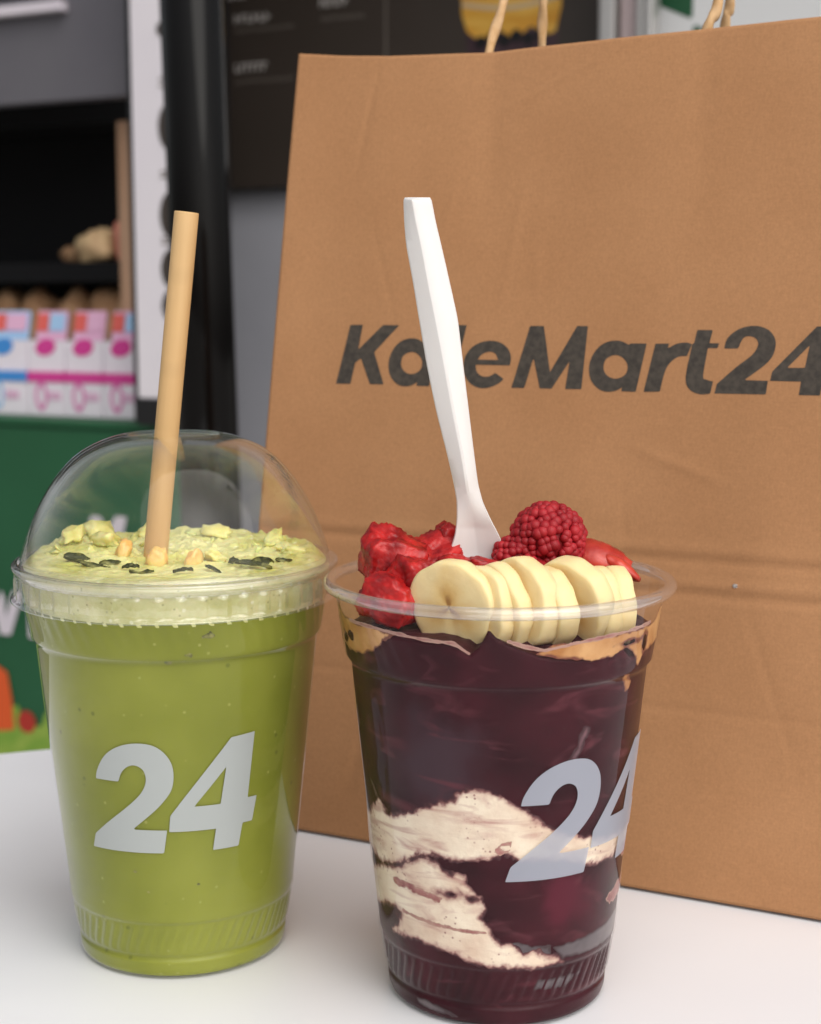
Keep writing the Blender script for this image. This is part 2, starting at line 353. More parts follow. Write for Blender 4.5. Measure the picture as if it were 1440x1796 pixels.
def flecks(m, c_, scale, size, dens):
    n = m.node_tree.nodes; l = m.node_tree.links; b = n['Principled BSDF']; src = b.inputs['Base Color'].links[0].from_socket
    tc = n.new('ShaderNodeTexCoord'); vo = n.new('ShaderNodeTexVoronoi'); vo.inputs['Scale'].default_value = scale; l.new(tc.outputs['Object'], vo.inputs['Vector'])
    r = n.new('ShaderNodeMapRange'); r.inputs['From Min'].default_value = size; r.inputs['From Max'].default_value = size*0.5; l.new(vo.outputs['Distance'], r.inputs['Value'])
    sc = n.new('ShaderNodeSeparateColor'); l.new(vo.outputs['Color'], sc.inputs[0])
    th = n.new('ShaderNodeMath'); th.operation = 'LESS_THAN'; th.inputs[1].default_value = dens; l.new(sc.outputs[0], th.inputs[0])
    mu = n.new('ShaderNodeMath'); mu.operation = 'MULTIPLY'; l.new(r.outputs[0], mu.inputs[0]); l.new(th.outputs[0], mu.inputs[1])
    m8 = n.new('ShaderNodeMath'); m8.operation = 'MULTIPLY'; m8.inputs[1].default_value = 0.7; l.new(mu.outputs[0], m8.inputs[0])
    mx = n.new('ShaderNodeMix'); mx.data_type = 'RGBA'; mx.inputs[7].default_value = (*c_, 1)
    l.new(m8.outputs[0], mx.inputs['Factor']); l.new(src, mx.inputs[6]); l.new(mx.outputs[2], b.inputs['Base Color'])
flecks(M['matcha'], (0.12, 0.13, 0.02), 260, 0.22, 0.07)
flecks(M['matcha'], (0.36, 0.37, 0.11), 420, 0.25, 0.10)
flecks(M['foam'], (0.30, 0.29, 0.05), 700, 0.30, 0.15)
flecks(M['foam'], (0.86, 0.84, 0.55), 500, 0.35, 0.18)
M['caramel'] = mat('peanut_butter', (0.40, 0.165, 0.045), 0.4, 0.4, c2=(0.62, 0.34, 0.14), nscale=110, ndetail=5, bump=0.4, bscale=260)
thin_edge(M['caramel'], (0.16, 0.04, 0.022), 0.8, 200, 1.0)
thin_edge(M['pocket'], (0.03, 0.009, 0.012), 1.0, 220, 0.9)
thin_edge(M['pinkish'], (0.42, 0.25, 0.20), 0.7, 300, 0.6)
thin_edge(M['mauve'], (0.04, 0.009, 0.013), 1.3, 300, 1.0)
def banana_mat():
    m = bpy.data.materials.new('banana_flesh'); m.use_nodes = True; n = m.node_tree.nodes; l = m.node_tree.links; b = n['Principled BSDF']
    b.inputs['Roughness'].default_value = 0.45; b.inputs['Specular IOR Level'].default_value = 0.35
    b.inputs['Subsurface Weight'].default_value = 0.35; b.inputs['Subsurface Radius'].default_value = (1, 0.8, 0.4); b.inputs['Subsurface Scale'].default_value = 0.003
    tc = n.new('ShaderNodeTexCoord'); sp = n.new('ShaderNodeSeparateXYZ'); l.new(tc.outputs['Object'], sp.inputs[0])
    # distance from the slice's axis (local x) gives the darker seeded heart
    le = n.new('ShaderNodeMath'); le.operation = 'POWER'; le.inputs[1].default_value = 2; l.new(sp.outputs['Y'], le.inputs[0])
    l2 = n.new('ShaderNodeMath'); l2.operation = 'POWER'; l2.inputs[1].default_value = 2; l.new(sp.outputs['Z'], l2.inputs[0])
    ad = n.new('ShaderNodeMath'); l.new(le.outputs[0], ad.inputs[0]); l.new(l2.outputs[0], ad.inputs[1])
    sq = n.new('ShaderNodeMath'); sq.operation = 'SQRT'; l.new(ad.outputs[0], sq.inputs[0])
    t = n.new('ShaderNodeTexNoise'); t.inputs['Scale'].default_value = 260; t.inputs['Detail'].default_value = 4; l.new(tc.outputs['Object'], t.inputs['Vector'])
    ns = n.new('ShaderNodeMath'); ns.operation = 'MULTIPLY_ADD'; ns.inputs[1].default_value = 0.006; l.new(t.outputs['Fac'], ns.inputs[0]); l.new(sq.outputs[0], ns.inputs[2])
    an = n.new('ShaderNodeMath'); an.operation = 'ARCTAN2'; l.new(sp.outputs['Y'], an.inputs[0]); l.new(sp.outputs['Z'], an.inputs[1])
    a3 = n.new('ShaderNodeMath'); a3.operation = 'MULTIPLY'; a3.inputs[1].default_value = 3; l.new(an.outputs[0], a3.inputs[0])
    sn = n.new('ShaderNodeMath'); sn.operation = 'COSINE'; l.new(a3.outputs[0], sn.inputs[0])
    n3 = n.new('ShaderNodeMath'); n3.operation = 'MULTIPLY_ADD'; n3.inputs[1].default_value = -0.0024; l.new(sn.outputs[0], n3.inputs[0]); l.new(ns.outputs[0], n3.inputs[2]); ns = n3
    rp = n.new('ShaderNodeValToRGB'); mr = n.new('ShaderNodeMapRange'); mr.inputs['From Max'].default_value = 0.0165
    l.new(ns.outputs[0], mr.inputs['Value']); l.new(mr.outputs[0], rp.inputs[0])
    e = rp.color_ramp.elements; e[0].position = 0.14; e[0].color = (0.40, 0.20, 0.06, 1); e[1].position = 0.80; e[1].color = (0.85, 0.68, 0.36, 1)
    q = rp.color_ramp.elements.new(0.30); q.color = (0.68, 0.42, 0.14, 1)
    q = rp.color_ramp.elements.new(0.52); q.color = (0.79, 0.57, 0.25, 1)
    l.new(rp.outputs[0], b.inputs['Base Color'])
    bp = n.new('ShaderNodeBump'); bp.inputs['Strength'].default_value = 0.35; bp.inputs['Distance'].default_value = 0.0006
    l.new(t.outputs['Fac'], bp.inputs['Height']); l.new(bp.outputs[0], b.inputs['Normal'])
    return m
M['banana'] = banana_mat()
M['berry'] = mat('raspberry_red', (0.25, 0.004, 0.010), 0.55, 0.4, c2=(0.40, 0.012, 0.020), nscale=160, ndetail=3, sss=0.12, sssr=(1, 0.15, 0.1), sss_scale=0.003, bump=0.3, bscale=700, bdist=0.0003)
M['berry2'] = mat('cut_berry_red', (0.20, 0.004, 0.006), 0.33, 0.4, c2=(0.55, 0.020, 0.018), nscale=170, ndetail=7, sss=0.12, sssr=(1, 0.15, 0.1), sss_scale=0.003, bump=0.6, bscale=420, bdist=0.0006)
M['strawb'] = mat('strawberry_slice', (0.30, 0.010, 0.010), 0.3, 0.5, c2=(0.56, 0.060, 0.035), nscale=90, ndetail=4, sss=0.3, sss_scale=0.003, bump=0.4, bscale=400)

# ------------------------------------------------------------------ ground and table
obj('ground', [(-60, -60, -0.745), (60, -60, -0.745), (60, 60, -0.745), (-60, 60, -0.745)], [(0, 1, 2, 3)], M['ground'], unit=1, smooth=False, kind='structure')
TA = R(20)
table = empty('table', (-0.17, 0.662, -0.745), TA, label='white table carrying the two cups and the paper bag', cat='table')
# local frame: far edge along x at y = 0
v, f = box(-0.55, 0.95, -0.80, 0.0, 0.720, 0.745, 0.006)
obj('table_top', v, f, M['table'], table, unit=1, smooth=False)
for lx in (-0.48, 0.88):
    for ly in (-0.73, -0.07):
        v, f = box(lx-0.02, lx+0.02, ly-0.02, ly+0.02, 0.0, 0.7195, 0.004)
        obj('leg', v, f, M['metal'], table, unit=1, smooth=False)

# ------------------------------------------------------------------ cups
PZ = [0, 0.5, 1.4, 2.6, 5.6, 6.4, 7.0, 7.8, 9.0, 16.4, 17.4, 18.4, 20.5, 23, 60, 95.6, 96.4, 97.2, 98.5, 113.0, 116.6]
PR = [28.9, 30.2, 31.1, 31.5, 31.7, 31.2, 31.1, 31.7, 32.0, 33.2, 33.3, 33.9, 34.2, 34.4, 38.2, 41.8, 42.2, 43.0, 43.3, 45.5, 46.0]
def RR(z): return np.interp(z, PZ, PR)
def ribs(t, z, r):
    if 8.0 < z < 17.0: return r + 0.22*math.sin(64*(t - 0.011*z))*min(1, (z-8)/1.0, (17-z)/1.0)
    if 98.5 < z < 112: return r + 0.09*math.sin(56*(t + 0.010*z))*min(1, (z-98.5)/3, (112-z)/4)
    return r
def fine(z0, z1):
    zs = sorted(set([z for z in PZ if z0 <= z <= z1] + list(np.arange(math.ceil(z0), z1, 1.0)) + [z0, z1]))
    return zs

C1 = (-0.0698, 0.4568, 0.0); C2 = (0.0247, 0.4259, 0.0)
TWO = smooth_poly([(-29.5, 61.2), (-28.3, 64.0), (-24.3, 68.2), (-18.5, 71.2), (-11.1, 72.8), (-3.7, 72.6), (1.3, 70.7), (4.7, 67.3), (5.6, 63.2), (4.4, 59.0), (0.5, 55.3), (-4.1, 52.2), (-13.1, 47.1), (2.2, 47.1), (0.5, 40.2), (-35.1, 40.0), (-33.0, 44.2), (-24.9, 48.6), (-15.4, 53.6), (-9.2, 57.5), (-6.5, 60.5), (-6.0, 63.2), (-7.4, 65.4), (-10.6, 66.4), (-14.0, 65.7), (-16.7, 63.8), (-18.2, 61.2)], (0, 12, 13, 14, 15, 16, 26))
FOUR = [(40.4, 74.0), (38.3, 54.4), (43.0, 54.4), (41.2, 47.0), (36.2, 47.0), (34.6, 40.2), (22.3, 40.2), (23.6, 46.6), (3.1, 46.6), (3.7, 51.4), (10.1, 57.0), (19.8, 65.2), (29.6, 73.4)]
FOURH = [(27.7, 64.8), (20.9, 59.4), (13.9, 53.9), (25.5, 53.9)]
def number_patch(dth, dz, off):
    def field(X, Y):
        return np.maximum(sdf_poly(X, Y, TWO), np.minimum(sdf_poly(X, Y, FOUR), -sdf_poly(X, Y, FOURH)))
    def mp(x, y):
        t = R(x+dth); z = y+dz; r = RR(z)+off
        return (r*math.sin(t), -r*math.cos(t), z)
    return clip_patch(-38, 46, 38, 77, 0.5, field, mp)

def make_cup(loc, label, rim_r, rim_z, dth, dz, pm):
    t = empty('plastic_cup', loc, label=label, cat='cup', group='clear plastic cups printed with 24')
    zs = fine(0, 116.6)
    v, f = lathe([(0.7, 4), (0.7, 24), (0.5, 27.5)] + [(z, RR(z)) for z in zs], 384, ribs)
    f.append(tuple(range(384))[::-1])
    wall_ = obj('cup_wall', v, f, M['clear'] if dth else M['clear_wet'], t)
    prof = [(rim_z + 1.55*math.sin(a)*1.1, rim_r - 1.75 + 1.75*math.cos(a)) for a in np.linspace(-math.pi, math.pi, 15)]
    v, f = lathe(prof, 192); obj('rim', v, f, M['rim'], t)
    v, f = number_patch(dth, dz, 0.10); obj('printed_number', v, f, pm, wall_)
    return t
make_cup(C1, 'clear plastic cup printed with 24, full of green matcha', 46.9, 116.5, 0, 0, M['print'])
make_cup(C2, 'clear plastic cup printed with 24, filled with dark purple acai', 49.0, 117.3, 35.2, 3.8, M['print2'])

# ------------------------------------------------------------------ green drink
drink = empty('matcha_drink', (C1[0], C1[1], 0.0012), label='olive green iced matcha drink with pale foam filling a cup', cat='drink')
zs = fine(1.2, 107.5)
v, f = lathe([(z-1.2, RR(z)-0.45) for z in zs], 256, lambda t, z, r: ribs(t, z+1.2, r))
f.append(tuple(range(256))[::-1])
obj('liquid', v, f, M['matcha'], drink)
# foam: short wall under the lid, then an uneven frothy top
NS = 220; fv = []; rows = []
for z in (106.6, 108, 111, 114, 116.5): rows.append([(z, RR(min(z, 116))-0.5)]*NS)
def foam_h(x, y):
    n = fbm(np.array([x/9.0+3]), np.array([y/9.0+5]), 3, 4)[0]
    r = math.hypot(x, y)
    back = max(0, y)/44
    w_ = max(0.0, min(1.0, (y+22)/26))
    left = max(0.0, min(1.0, (-x-8)/22))
    h = 118.6 + w_*(0.9 + 2.0*max(0, n+0.12) + back*1.0 + 1.8*left) + 0.5*n
    sp = fbm(np.array([x/3.2]), np.array([y/3.2]), 11, 2)[0]
    return h + max(0, sp-0.25)*4*w_ + 0.75*fbm(np.array([x/1.4]), np.array([y/1.4]), 17, 2)[0]
def put(z, r, i): t = 2*math.pi*i/NS; return (r*math.sin(t), -r*math.cos(t), z)
for row in rows:
    fv += [put(z, r, i) for i, (z, r) in enumerate(row)]
for k, r in enumerate(np.linspace(44.6, 0.4, 84)):
    for i in range(NS):
        t = 2*math.pi*i/NS; x, y = r*math.sin(t), -r*math.cos(t)
        b = min(1, (44.6-r)/3.0)
        fv.append((x, y, 118.0*(1-b) + foam_h(x, y)*b))
ff = grid_faces(NS, len(rows)+84, True)
obj('foam', [(x, y, z-1.2) for x, y, z in fv], ff, M['foam'], drink)
# dark flecks of tea powder against the wall
for k, (th, z, a, b) in enumerate(((20.2, 104.1, 1.9, 0.9), (12.1, 98.6, 1.1, 0.6), (4.8, 96.3, 0.9, 0.7), (-14, 34, 0.5, 0.4), (16, 30, 0.4, 0.3), (-8, 28, 0.35, 0.3))):
    r = RR(z)-0.30; s = R(th)*r
    def field(X, Y, s=s, z=z, a=a, b=b, k=k): return 1 - np.sqrt(((X-s)/a)**2 + ((Y-z)/b)**2) + 0.9*fbm(X*0.9, Y*0.9, k)
    v, f = clip_patch(s-2*a, s+2*a, z-2*b, z+2*b, 0.15, field, lambda x, y: ((RR(y)-0.30)*math.sin(x/RR(y)), -(RR(y)-0.30)*math.cos(x/RR(y)), y-1.2))
    obj('tea_fleck', v, f, M['leaf'], drink)

def chunk(sx, sy, sz, seed, rough=0.35, sub=3):
    import bmesh
    bm = bmesh.new(); bmesh.ops.create_icosphere(bm, subdivisions=sub, radius=1)
    for q in bm.verts:
        p = q.co.copy(); 
        m = max(abs(p.x), abs(p.y), abs(p.z)); p = p*(0.72 + 0.28/m*0.75)        # towards a block
        n = noise.noise(q.co*1.7 + Vector((seed*3.1, seed, 0)))
        p *= 1 + rough*n + 0.5*rough*noise.noise(q.co*4.3 + Vector((seed, 0, 2)))
        q.co = Vector((p.x*sx, p.y*sy, p.z*sz))
    bm.verts.index_update(); v = [tuple(q.co) for q in bm.verts]; f = [[q.index for q in p.verts] for p in bm.faces]; bm.free()
    return v, f
# floating chunks: x, y relative to the cup axis, size
PIECES = [(-33, 10, 5.0), (-22, 6, 6.0), (-27, 22, 7.0), (-12, 26, 6.0), (8, 30, 5.0), (28, 18, 4.6), (13, -10, 4.2), (35, 2, 3.6)]
for k, (x, y, s) in enumerate(PIECES):
    v, f = chunk(s, s*0.7, s*0.42, k+2, 0.55)
    obj('ice_chunk', v, f, M['ice'], loc=(C1[0]+x/1000, C1[1]+y/1000, (foam_h(x, y)+s*0.18)/1000), rot=(rng.uniform(-.5, .5), rng.uniform(-.5, .5), rng.uniform(0, 6)),
        label='pale yellow-green chunk sticking out of the matcha foam', cat='ice', group='pale chunks in the matcha foam')
for k, (x, y, s) in enumerate([(-4, -13, 4.3), (7, -14, 3.6), (-15, -4, 4.0)]):
    v, f = chunk(s*0.8, s*0.6, s*1.0, k+20)
    obj('fruit_chunk', v, f, M['peach'], loc=(C1[0]+x/1000, C1[1]+y/1000, (foam_h(x, y)+s*0.25)/1000), rot=(0.2*k, 0.3, k),
        label='small orange fruit chunk in the matcha foam', cat='fruit', group='orange chunks in the matcha foam')
def leaf_bit(L, W, seed):
    n = 12; v = []; f = []
    for i in range(n):
        t = i/(n-1); wd = W*math.sin(math.pi*min(1, t*0.92+0.06))**0.7*(1+0.3*noise.noise(Vector((t*4, seed, 0))))
        for j in range(5):
            s = (j-2)/2
            v.append((L*(t-0.5), s*wd, 0.8*math.sin(t*3+seed)+0.6*abs(s)+0.7*noise.noise(Vector((t*5, s*2, seed)))))
    f = grid_faces(5, n); m = len(v)
    v += [(x, y, z-0.35) for x, y, z in v]; f += [tuple(reversed([i+m for i in q])) for q in f]
    ring = [i for i in range(5)] + [5*k+4 for k in range(1, n)] + [5*(n-1)+j for j in (3, 2, 1, 0)] + [5*k for k in range(n-2, 0, -1)]
    f += [(ring[i], ring[(i+1) % len(ring)], ring[(i+1) % len(ring)]+m, ring[i]+m) for i in range(len(ring))]
    return v, f
for k, (x, y, L, W, rx, rz) in enumerate([(-27, -12, 8, 1.5, .5, .2), (-21, -18, 10, 0.8, .3, -.2), (-17, -15, 6, 1.0, .8, .5), (-10, -21, 5, .7, .3, .4), (14, -24, 5, .6, .3, -.5), (33, -12, 5, .8, .5, .3), (27, -13, 6.5, 1.6, 1.0, .1), (25, -20, 11, 1.0, .25, -.15), (19, -13, 5, 1.6, .6, .6), (-6, -26, 7, 0.6, .1, .1), (6, -28, 6, 0.5, .1, -.1)]):
    v, f = leaf_bit(L, W, k*1.7+1)
    obj('leaf_fragment', v, f, M['leaf'], loc=(C1[0]+x/1000, C1[1]+y/1000, (foam_h(x, y)+0.7)/1000), rot=(R(20)+rx, 0.1, rz),
        label='dark wet leaf fragment floating on the matcha foam', cat='leaf', group='leaf fragments on the matcha foam')

for k in range(26):
    a = rng.uniform(0, 6.28); q = 38*math.sqrt(rng.uniform(0.05, 1)); x, y = q*math.cos(a), q*math.sin(a)*0.9 + 2; s = rng.uniform(1.2, 2.6)
    v, f = chunk(s, s*0.6, s*0.22, k+60, 0.8, 2)
    obj('ice_shard', v, f, M['ice'], loc=(C1[0]+x/1000, C1[1]+y/1000, (foam_h(x, y)+s*0.12)/1000), rot=(rng.uniform(-.9, .9), rng.uniform(-.9, .9), rng.uniform(0, 6)),
        label='tiny pale ice shard on the matcha foam', cat='ice', group='ice shards on the matcha foam')
# dome lid
lid = empty('dome_lid', (C1[0], C1[1], 0.108), label='clear domed plastic lid over the green matcha cup', cat='lid')
dome = [(120.4, 45.4), (123.5, 44.6), (126.8, 43.5), (130.1, 42.25), (133.4, 40.8), (136.6, 39.1), (140, 37.1), (143.2, 34.9), (146.5, 32.2), (149.7, 29.0), (152.2, 25.0), (154.2, 20.6), (155.2, 17.4), (155.7, 14.8)]
zz = 155.7 - (155.7-120.4)*np.linspace(1, 0, 70)**1.6
dp = [(z, float(np.interp(z, [p[0] for p in dome], [p[1] for p in dome]))) for z in zz]
# smooth the interpolated profile
da = np.array(dp)
for _ in range(14): da[1:-1, 1] = (da[:-2, 1] + 2*da[1:-1, 1] + da[2:, 1])/4
v, f = lathe([(z-108, r) for z, r in da] + [(47.9, 14.3), (47.8, 13.8), (47.2, 13.5), (46.6, 13.5), (46.8, 14.2)] + [(z-108-0.55, r-0.55) for z, r in da[::-1]], 192)
obj('dome', v, f, M['dome'], lid)
fl = [(8.0, 46.9), (9.0, 47.9), (9.9, 48.2), (10.6, 47.9), (11.0, 47.0), (11.0, 46.0), (10.5, 45.6), (10.6, 45.3), (12.4, 45.4)]
v, f = lathe(fl, 192); obj('flange', v, f, M['rim'], lid)
def skirt_r(t, z, r):
    g = math.sin(48*t); return r + (0.45*max(-0.3, g) if 1.2 < z < 7.0 else 0)
sk = [(0.0, 48.1), (0.25, 48.5), (0.7, 48.4), (0.9, 47.6), (1.3, 47.0), (2.2, 47.1), (4, 47.1), (6, 47.1), (6.9, 47.0), (7.4, 46.8), (8.0, 46.9)]
v, f = lathe(sk, 576, skirt_r); obj('skirt', v, f, M['rim'], lid)

# straw, a cut paper tube
straw_a = Vector((C1[0]+0.0052, C1[1]-0.0018, 0.2200)); straw_b = Vector((C1[0]-0.0086, C1[1]-0.0018, 0.096))
dv = (straw_a-straw_b); L = dv.length*1000
sv, sf = [], []
prof = [(0, 3.55), (0, 3.55)] + [(z, 3.55) for z in np.linspace(2, L-0.4, 20)] + [(L, 3.45), (L, 3.0)] + [(z, 2.95) for z in np.linspace(L-1, L-30, 4)] + [(L-30, 0.1)]
v, f = lathe(prof, 40)
so = obj('straw', v, f, M['straw'], loc=straw_b, rot=dv.to_track_quat('Z', 'Y').to_euler(), label='tan paper straw standing in the domed matcha cup', cat='straw')

# ------------------------------------------------------------------ acai cup contents
acai = empty('acai_bowl_filling', (C2[0], C2[1], 0.0012), label='dark purple acai with swirled cream layers inside a clear cup', cat='acai')
TOPC = [(-180, 104), (-120, 104), (-90, 102), (-74.8, 100.5), (-55.5, 106.7), (-43.7, 108.8), (-29.5, 108.6), (-20, 108.3), (-16.0, 107.9), (-12.9, 105.6), (-9.6, 108.0), (-6.7, 112.4), (-5.9, 112.2), (-4.2, 110.6), (0, 109), (4.7, 107.4), (11.0, 105.4), (32.3, 103.2), (44.8, 104.6), (50, 101.5), (62.8, 103.7), (80, 104), (120, 105), (180, 104)]
NT = 480
tths = np.linspace(-180, 180, NT, endpoint=False)
ztop = np.interp(tths, [p[0] for p in TOPC], [p[1] for p in TOPC]) + 0.5*fbm(tths/6, tths*0+0.3, 5, 3)
AV = []
zf = np.array(fine(1.2, 98.0)); nrow = 0
for z in zf:
    for i, td in enumerate(tths):
        t = R(td); r = ribs(t, z, float(RR(z)) - 0.55)
        AV.append((r*math.sin(t), -r*math.cos(t), z-1.2))
    nrow += 1
for k in range(1, 9):
    for i, td in enumerate(tths):
        z = 98 + (ztop[i]-98)*k/8; t = R(td); r = float(RR(z))-0.55 - (0.25 if k == 8 else 0)
        AV.append((r*math.sin(t), -r*math.cos(t), z-1.2))
    nrow += 1
for k, q in enumerate(np.linspace(0.97, 0.01, 26)):
    for i, td in enumerate(tths):
        t = R(td); r = q*(float(RR(ztop[i]))-0.8); x, y = r*math.sin(t), -r*math.cos(t)
        b = min(1, (1-q)/0.35); h = ztop[i]*(1-b) + 107.5*b + 2.5*b*float(fbm(np.array([x/8]), np.array([y/8]), 9, 3)[0])
        AV.append((x, y, h-1.2))
    nrow += 1
AF = grid_faces(NT, nrow, True); AF.append(tuple(range(NT))[::-1])
obj('acai', AV, AF, M['acai'], acai)

K = 37.0*math.pi/180          # degrees round the cup to mm of arc
def wall(off):
    def mp(x, y):
        t = R(x/K); r = float(RR(y))+off
        return (r*math.sin(t), -r*math.cos(t), y-1.2)
    return mp
def layer(name, polys, m, off, rough=0.5, freq=0.6, holes=(), lines=(), seed=1, step=0.33, grow=0.0):
    P = [[(a*K, z) for a, z in p] for p in polys]
    xs = [p[0] for q in P for p in q]; ys = [p[1] for q in P for p in q]
    for l_, hw in lines: xs += [a*K for a, z in l_]; ys += [z for a, z in l_]
    def field(X, Y):
        F = np.full(X.shape, -9.0)
        for q in P: F = np.maximum(F, sdf_poly(X, Y, q))
        for l_, hw in lines: F = np.maximum(F, sdf_line(X, Y, [(a*K, z) for a, z in l_], hw))
        F = F + grow + rough*2*fbm(X*freq, Y*freq, seed, 4)
        for a, z, rx, ry in holes:
            d = np.sqrt(((X-a*K)/rx)**2 + ((Y-z)/ry)**2); F = np.minimum(F, (d-1)*min(rx, ry) + 0.5*fbm(X, Y, seed+3))
        return F
    v, f = clip_patch(min(xs)-2, max(xs)+2, max(1.5, min(ys)-2), min(max(ys)+2, 113), step, field, wall(off))
    inner = clip_patch.inner
    o = obj(name, v, f, m, acai)
    at = o.data.attributes.new('inner', 'FLOAT', 'POINT'); at.data.foreach_set('value', inner)   # mm in from the layer's outline
    return o
CREAM1 = [(-178, 58), (-150, 60), (-120, 55), (-95, 54), (-78.9, 52.4), (-66, 57.3), (-62.7, 60.3), (-57.8, 57.8), (-54.4, 56.2), (-42.9, 59.0), (-34.2, 61.7), (-27.5, 63.9), (-20.5, 65.0), (-19.3, 67.0), (-16.1, 68.3), (-11.6, 68.8), (-6.4, 68.0), (-2.3, 66.8), (2.7, 64.7), (9.3, 62.4), (16.4, 58.2), (25.6, 55.5), (35.4, 53.4), (46.5, 51.4), (57.8, 51.0), (73.6, 50.0), (95, 50), (110, 49), (112, 44), (95, 42), (77.3, 42.2), (62, 46.0), (55.9, 45.4), (45.0, 45.6), (37.5, 46.4), (24.8, 49.1), (15.1, 49.4), (6.5, 50.0), (1.6, 51.5), (-1.0, 52.8), (-3.2, 51.0), (-7.6, 50.3), (-13.9, 50.0), (-18.9, 48.8), (-26.3, 49.4), (-31.3, 50.1), (-37.6, 49.1), (-43.3, 46.6), (-52.5, 44.1), (-64.5, 42.6), (-75.0, 42.0), (-100, 44), (-140, 48), (-178, 50)]
CREAM2 = [(-170, 36), (-130, 40), (-100, 37), (-79.6, 37.4), (-65.4, 40.0), (-49.7, 43.0), (-41.6, 46.0), (-34.8, 47.8), (-29.6, 47.2), (-25.8, 45.4), (-21.6, 44.3), (-16.9, 44.2), (-17.0, 42.3), (-14.1, 40.2), (-10.5, 38.8), (-8.9, 36.1), (-10.1, 32.9), (-7.7, 29.7), (-4.7, 27.5), (-1.4, 25.2), (3.8, 25.4), (8.6, 22.0), (15.6, 23.1), (18.9, 20.9), (25.8, 20.7), (28.8, 18.8), (17.4, 18.4), (5.7, 18.7), (-5.9, 19.5), (-8.2, 19.6), (-14.7, 20.5), (-24.2, 22.5), (-36.2, 23.2), (-47.2, 23.3), (-60.3, 22.8), (-53.7, 25.7), (-50.7, 29.7), (-55.5, 31.0), (-71.0, 28.4), (-83.1, 25.8), (-110, 27), (-150, 30)]
H1 = []
H2 = [(-23.2, 39.0, .6, .2), (-14.2, 38.3, .2, .1)]
layer('cream_layer', [CREAM1], M['cream'], -0.42, 0.6, 0.7, H1, seed=2, grow=1.1)
layer('cream_layer', [CREAM2], M['cream'], -0.42, 0.5, 0.7, H2, seed=5, grow=0.9)
layer('pink_streak', [], M['pinkish'], -0.34, 0.5, 0.8, lines=[([(-53.7, 38.4), (-43.5, 38.3), (-37.2, 37.3), (-29.2, 37.0)], 1.0)], seed=8)
layer('pink_streak', [], M['pinkish'], -0.34, 0.22, 0.9, lines=[([(-50.1, 30.3), (-39.8, 29.7), (-30.7, 29.4), (-19.8, 28.9), (-8.4, 28.9)], 0.5)], seed=9)
layer('pink_streak', [[(-4.2, 52.9), (-1.5, 54.6), (2.5, 55.2), (2.0, 52.2), (-3.2, 51.0)]], M['pinkish'], -0.34, 0.4, 0.9, holes=[(-0.4, 53.2, 1.4, .7)], seed=10)
layer('pink_streak', [[(52.9, 32.6), (64.5, 35.3), (82, 36), (84, 31.5), (75.2, 30.1), (59.4, 30.4)]], M['pinkish'], -0.34, 0.5, 0.7, seed=11)
layer('pink_streak', [[(62, 45), (80, 47), (84, 42), (72, 41.5)]], M['pinkish'], -0.34, 0.4, 0.7, seed=19)
layer('mauve_smear', [[(23.7, 75.3), (27, 79), (30.2, 85.6), (33.9, 84.8), (30.3, 79.0), (28, 75.5)]], M['mauve'], -0.42, 0.5, 0.7, seed=12)
layer('mauve_smear', [[(-70.0, 65.0), (-66, 64.5), (-61, 60.5), (-64, 60)]], M['mauve'], -0.42, 0.4, 0.7, seed=13)
layer('mauve_smear', [[(-84, 82), (-78, 85), (-76, 79), (-82, 75)]], M['mauve'], -0.42, 0.4, 0.7, seed=23)
for k, q in enumerate(([(22.8, 23.7), (46.0, 24.6), (60, 25), (74, 26.4), (80, 24), (69.3, 19.6), (42.4, 19.3), (28.7, 19.9)], [(14.5, 11.4), (16.4, 14.4), (42.0, 13.9), (31.9, 10.5)], [(-48, 4.9), (-40, 5.4), (-26, 3.8), (-22, 2.6), (-34, 2.6), (-46, 3.4)])):
    layer('grey_pocket', [q], M['pocket'], -0.40, 0.22, 0.6, seed=14+k)
layer('grey_pocket', [[(-1.4, 25.9), (6, 26.2), (14, 24.6), (22, 24.4), (22, 20.4), (8, 21.4)]], M['pocket'], -0.47, 0.3, 0.6, seed=24)
layer('peanut_butter', [[(-95, 113), (-80, 112), (-71.0, 110.4), (-64.7, 109.9), (-48.8, 110.2), (-38.8, 109.6), (-45.6, 106.8), (-52.0, 103.4), (-61.4, 101.2), (-74.0, 101.4), (-95, 103)]], M['caramel'], -0.34, 0.5, 0.5, holes=[(-68, 105.5, 1.6, 1.3), (-75, 104, 2, 1.5)], seed=15)
layer('peanut_butter', [[(85, 113), (70, 113.3), (65.0, 109.6), (43.4, 109.6), (28.9, 109.2), (13.5, 108.4), (9.0, 106.3), (18.4, 104.7), (32.3, 103.1), (38.0, 103.6), (44.8, 105.4), (51, 103), (55.5, 98.6), (58.5, 101.7), (66.6, 103.0), (85, 103)]], M['caramel'], -0.34, 0.4, 0.6, holes=[(47, 106.4, 3, .5), (58, 105.2, 1.0, 2.2)], seed=16)
layer('peanut_butter', [[(46.6, 97.8), (51.3, 97.0), (54.7, 94.5), (53.5, 92.6), (51.0, 92.2), (49.0, 95.0)]], M['caramel'], -0.34, 0.3, 0.6, seed=36)
layer('pink_streak', [], M['pinkish'], -0.26, 0.2, 0.5, lines=[([(-66, 110.0), (-50, 110.1), (-38, 109.7), (-30, 109.2), (-18, 108.9), (-13, 106.3)], 0.5)], seed=17)
layer('pink_streak', [], M['pinkish'], -0.26, 0.25, 0.5, lines=[([(0, 109.8), (6, 108.3), (12, 107.2), (22, 108.6), (40, 109.6), (60, 110.2)], 0.45)], seed=18)

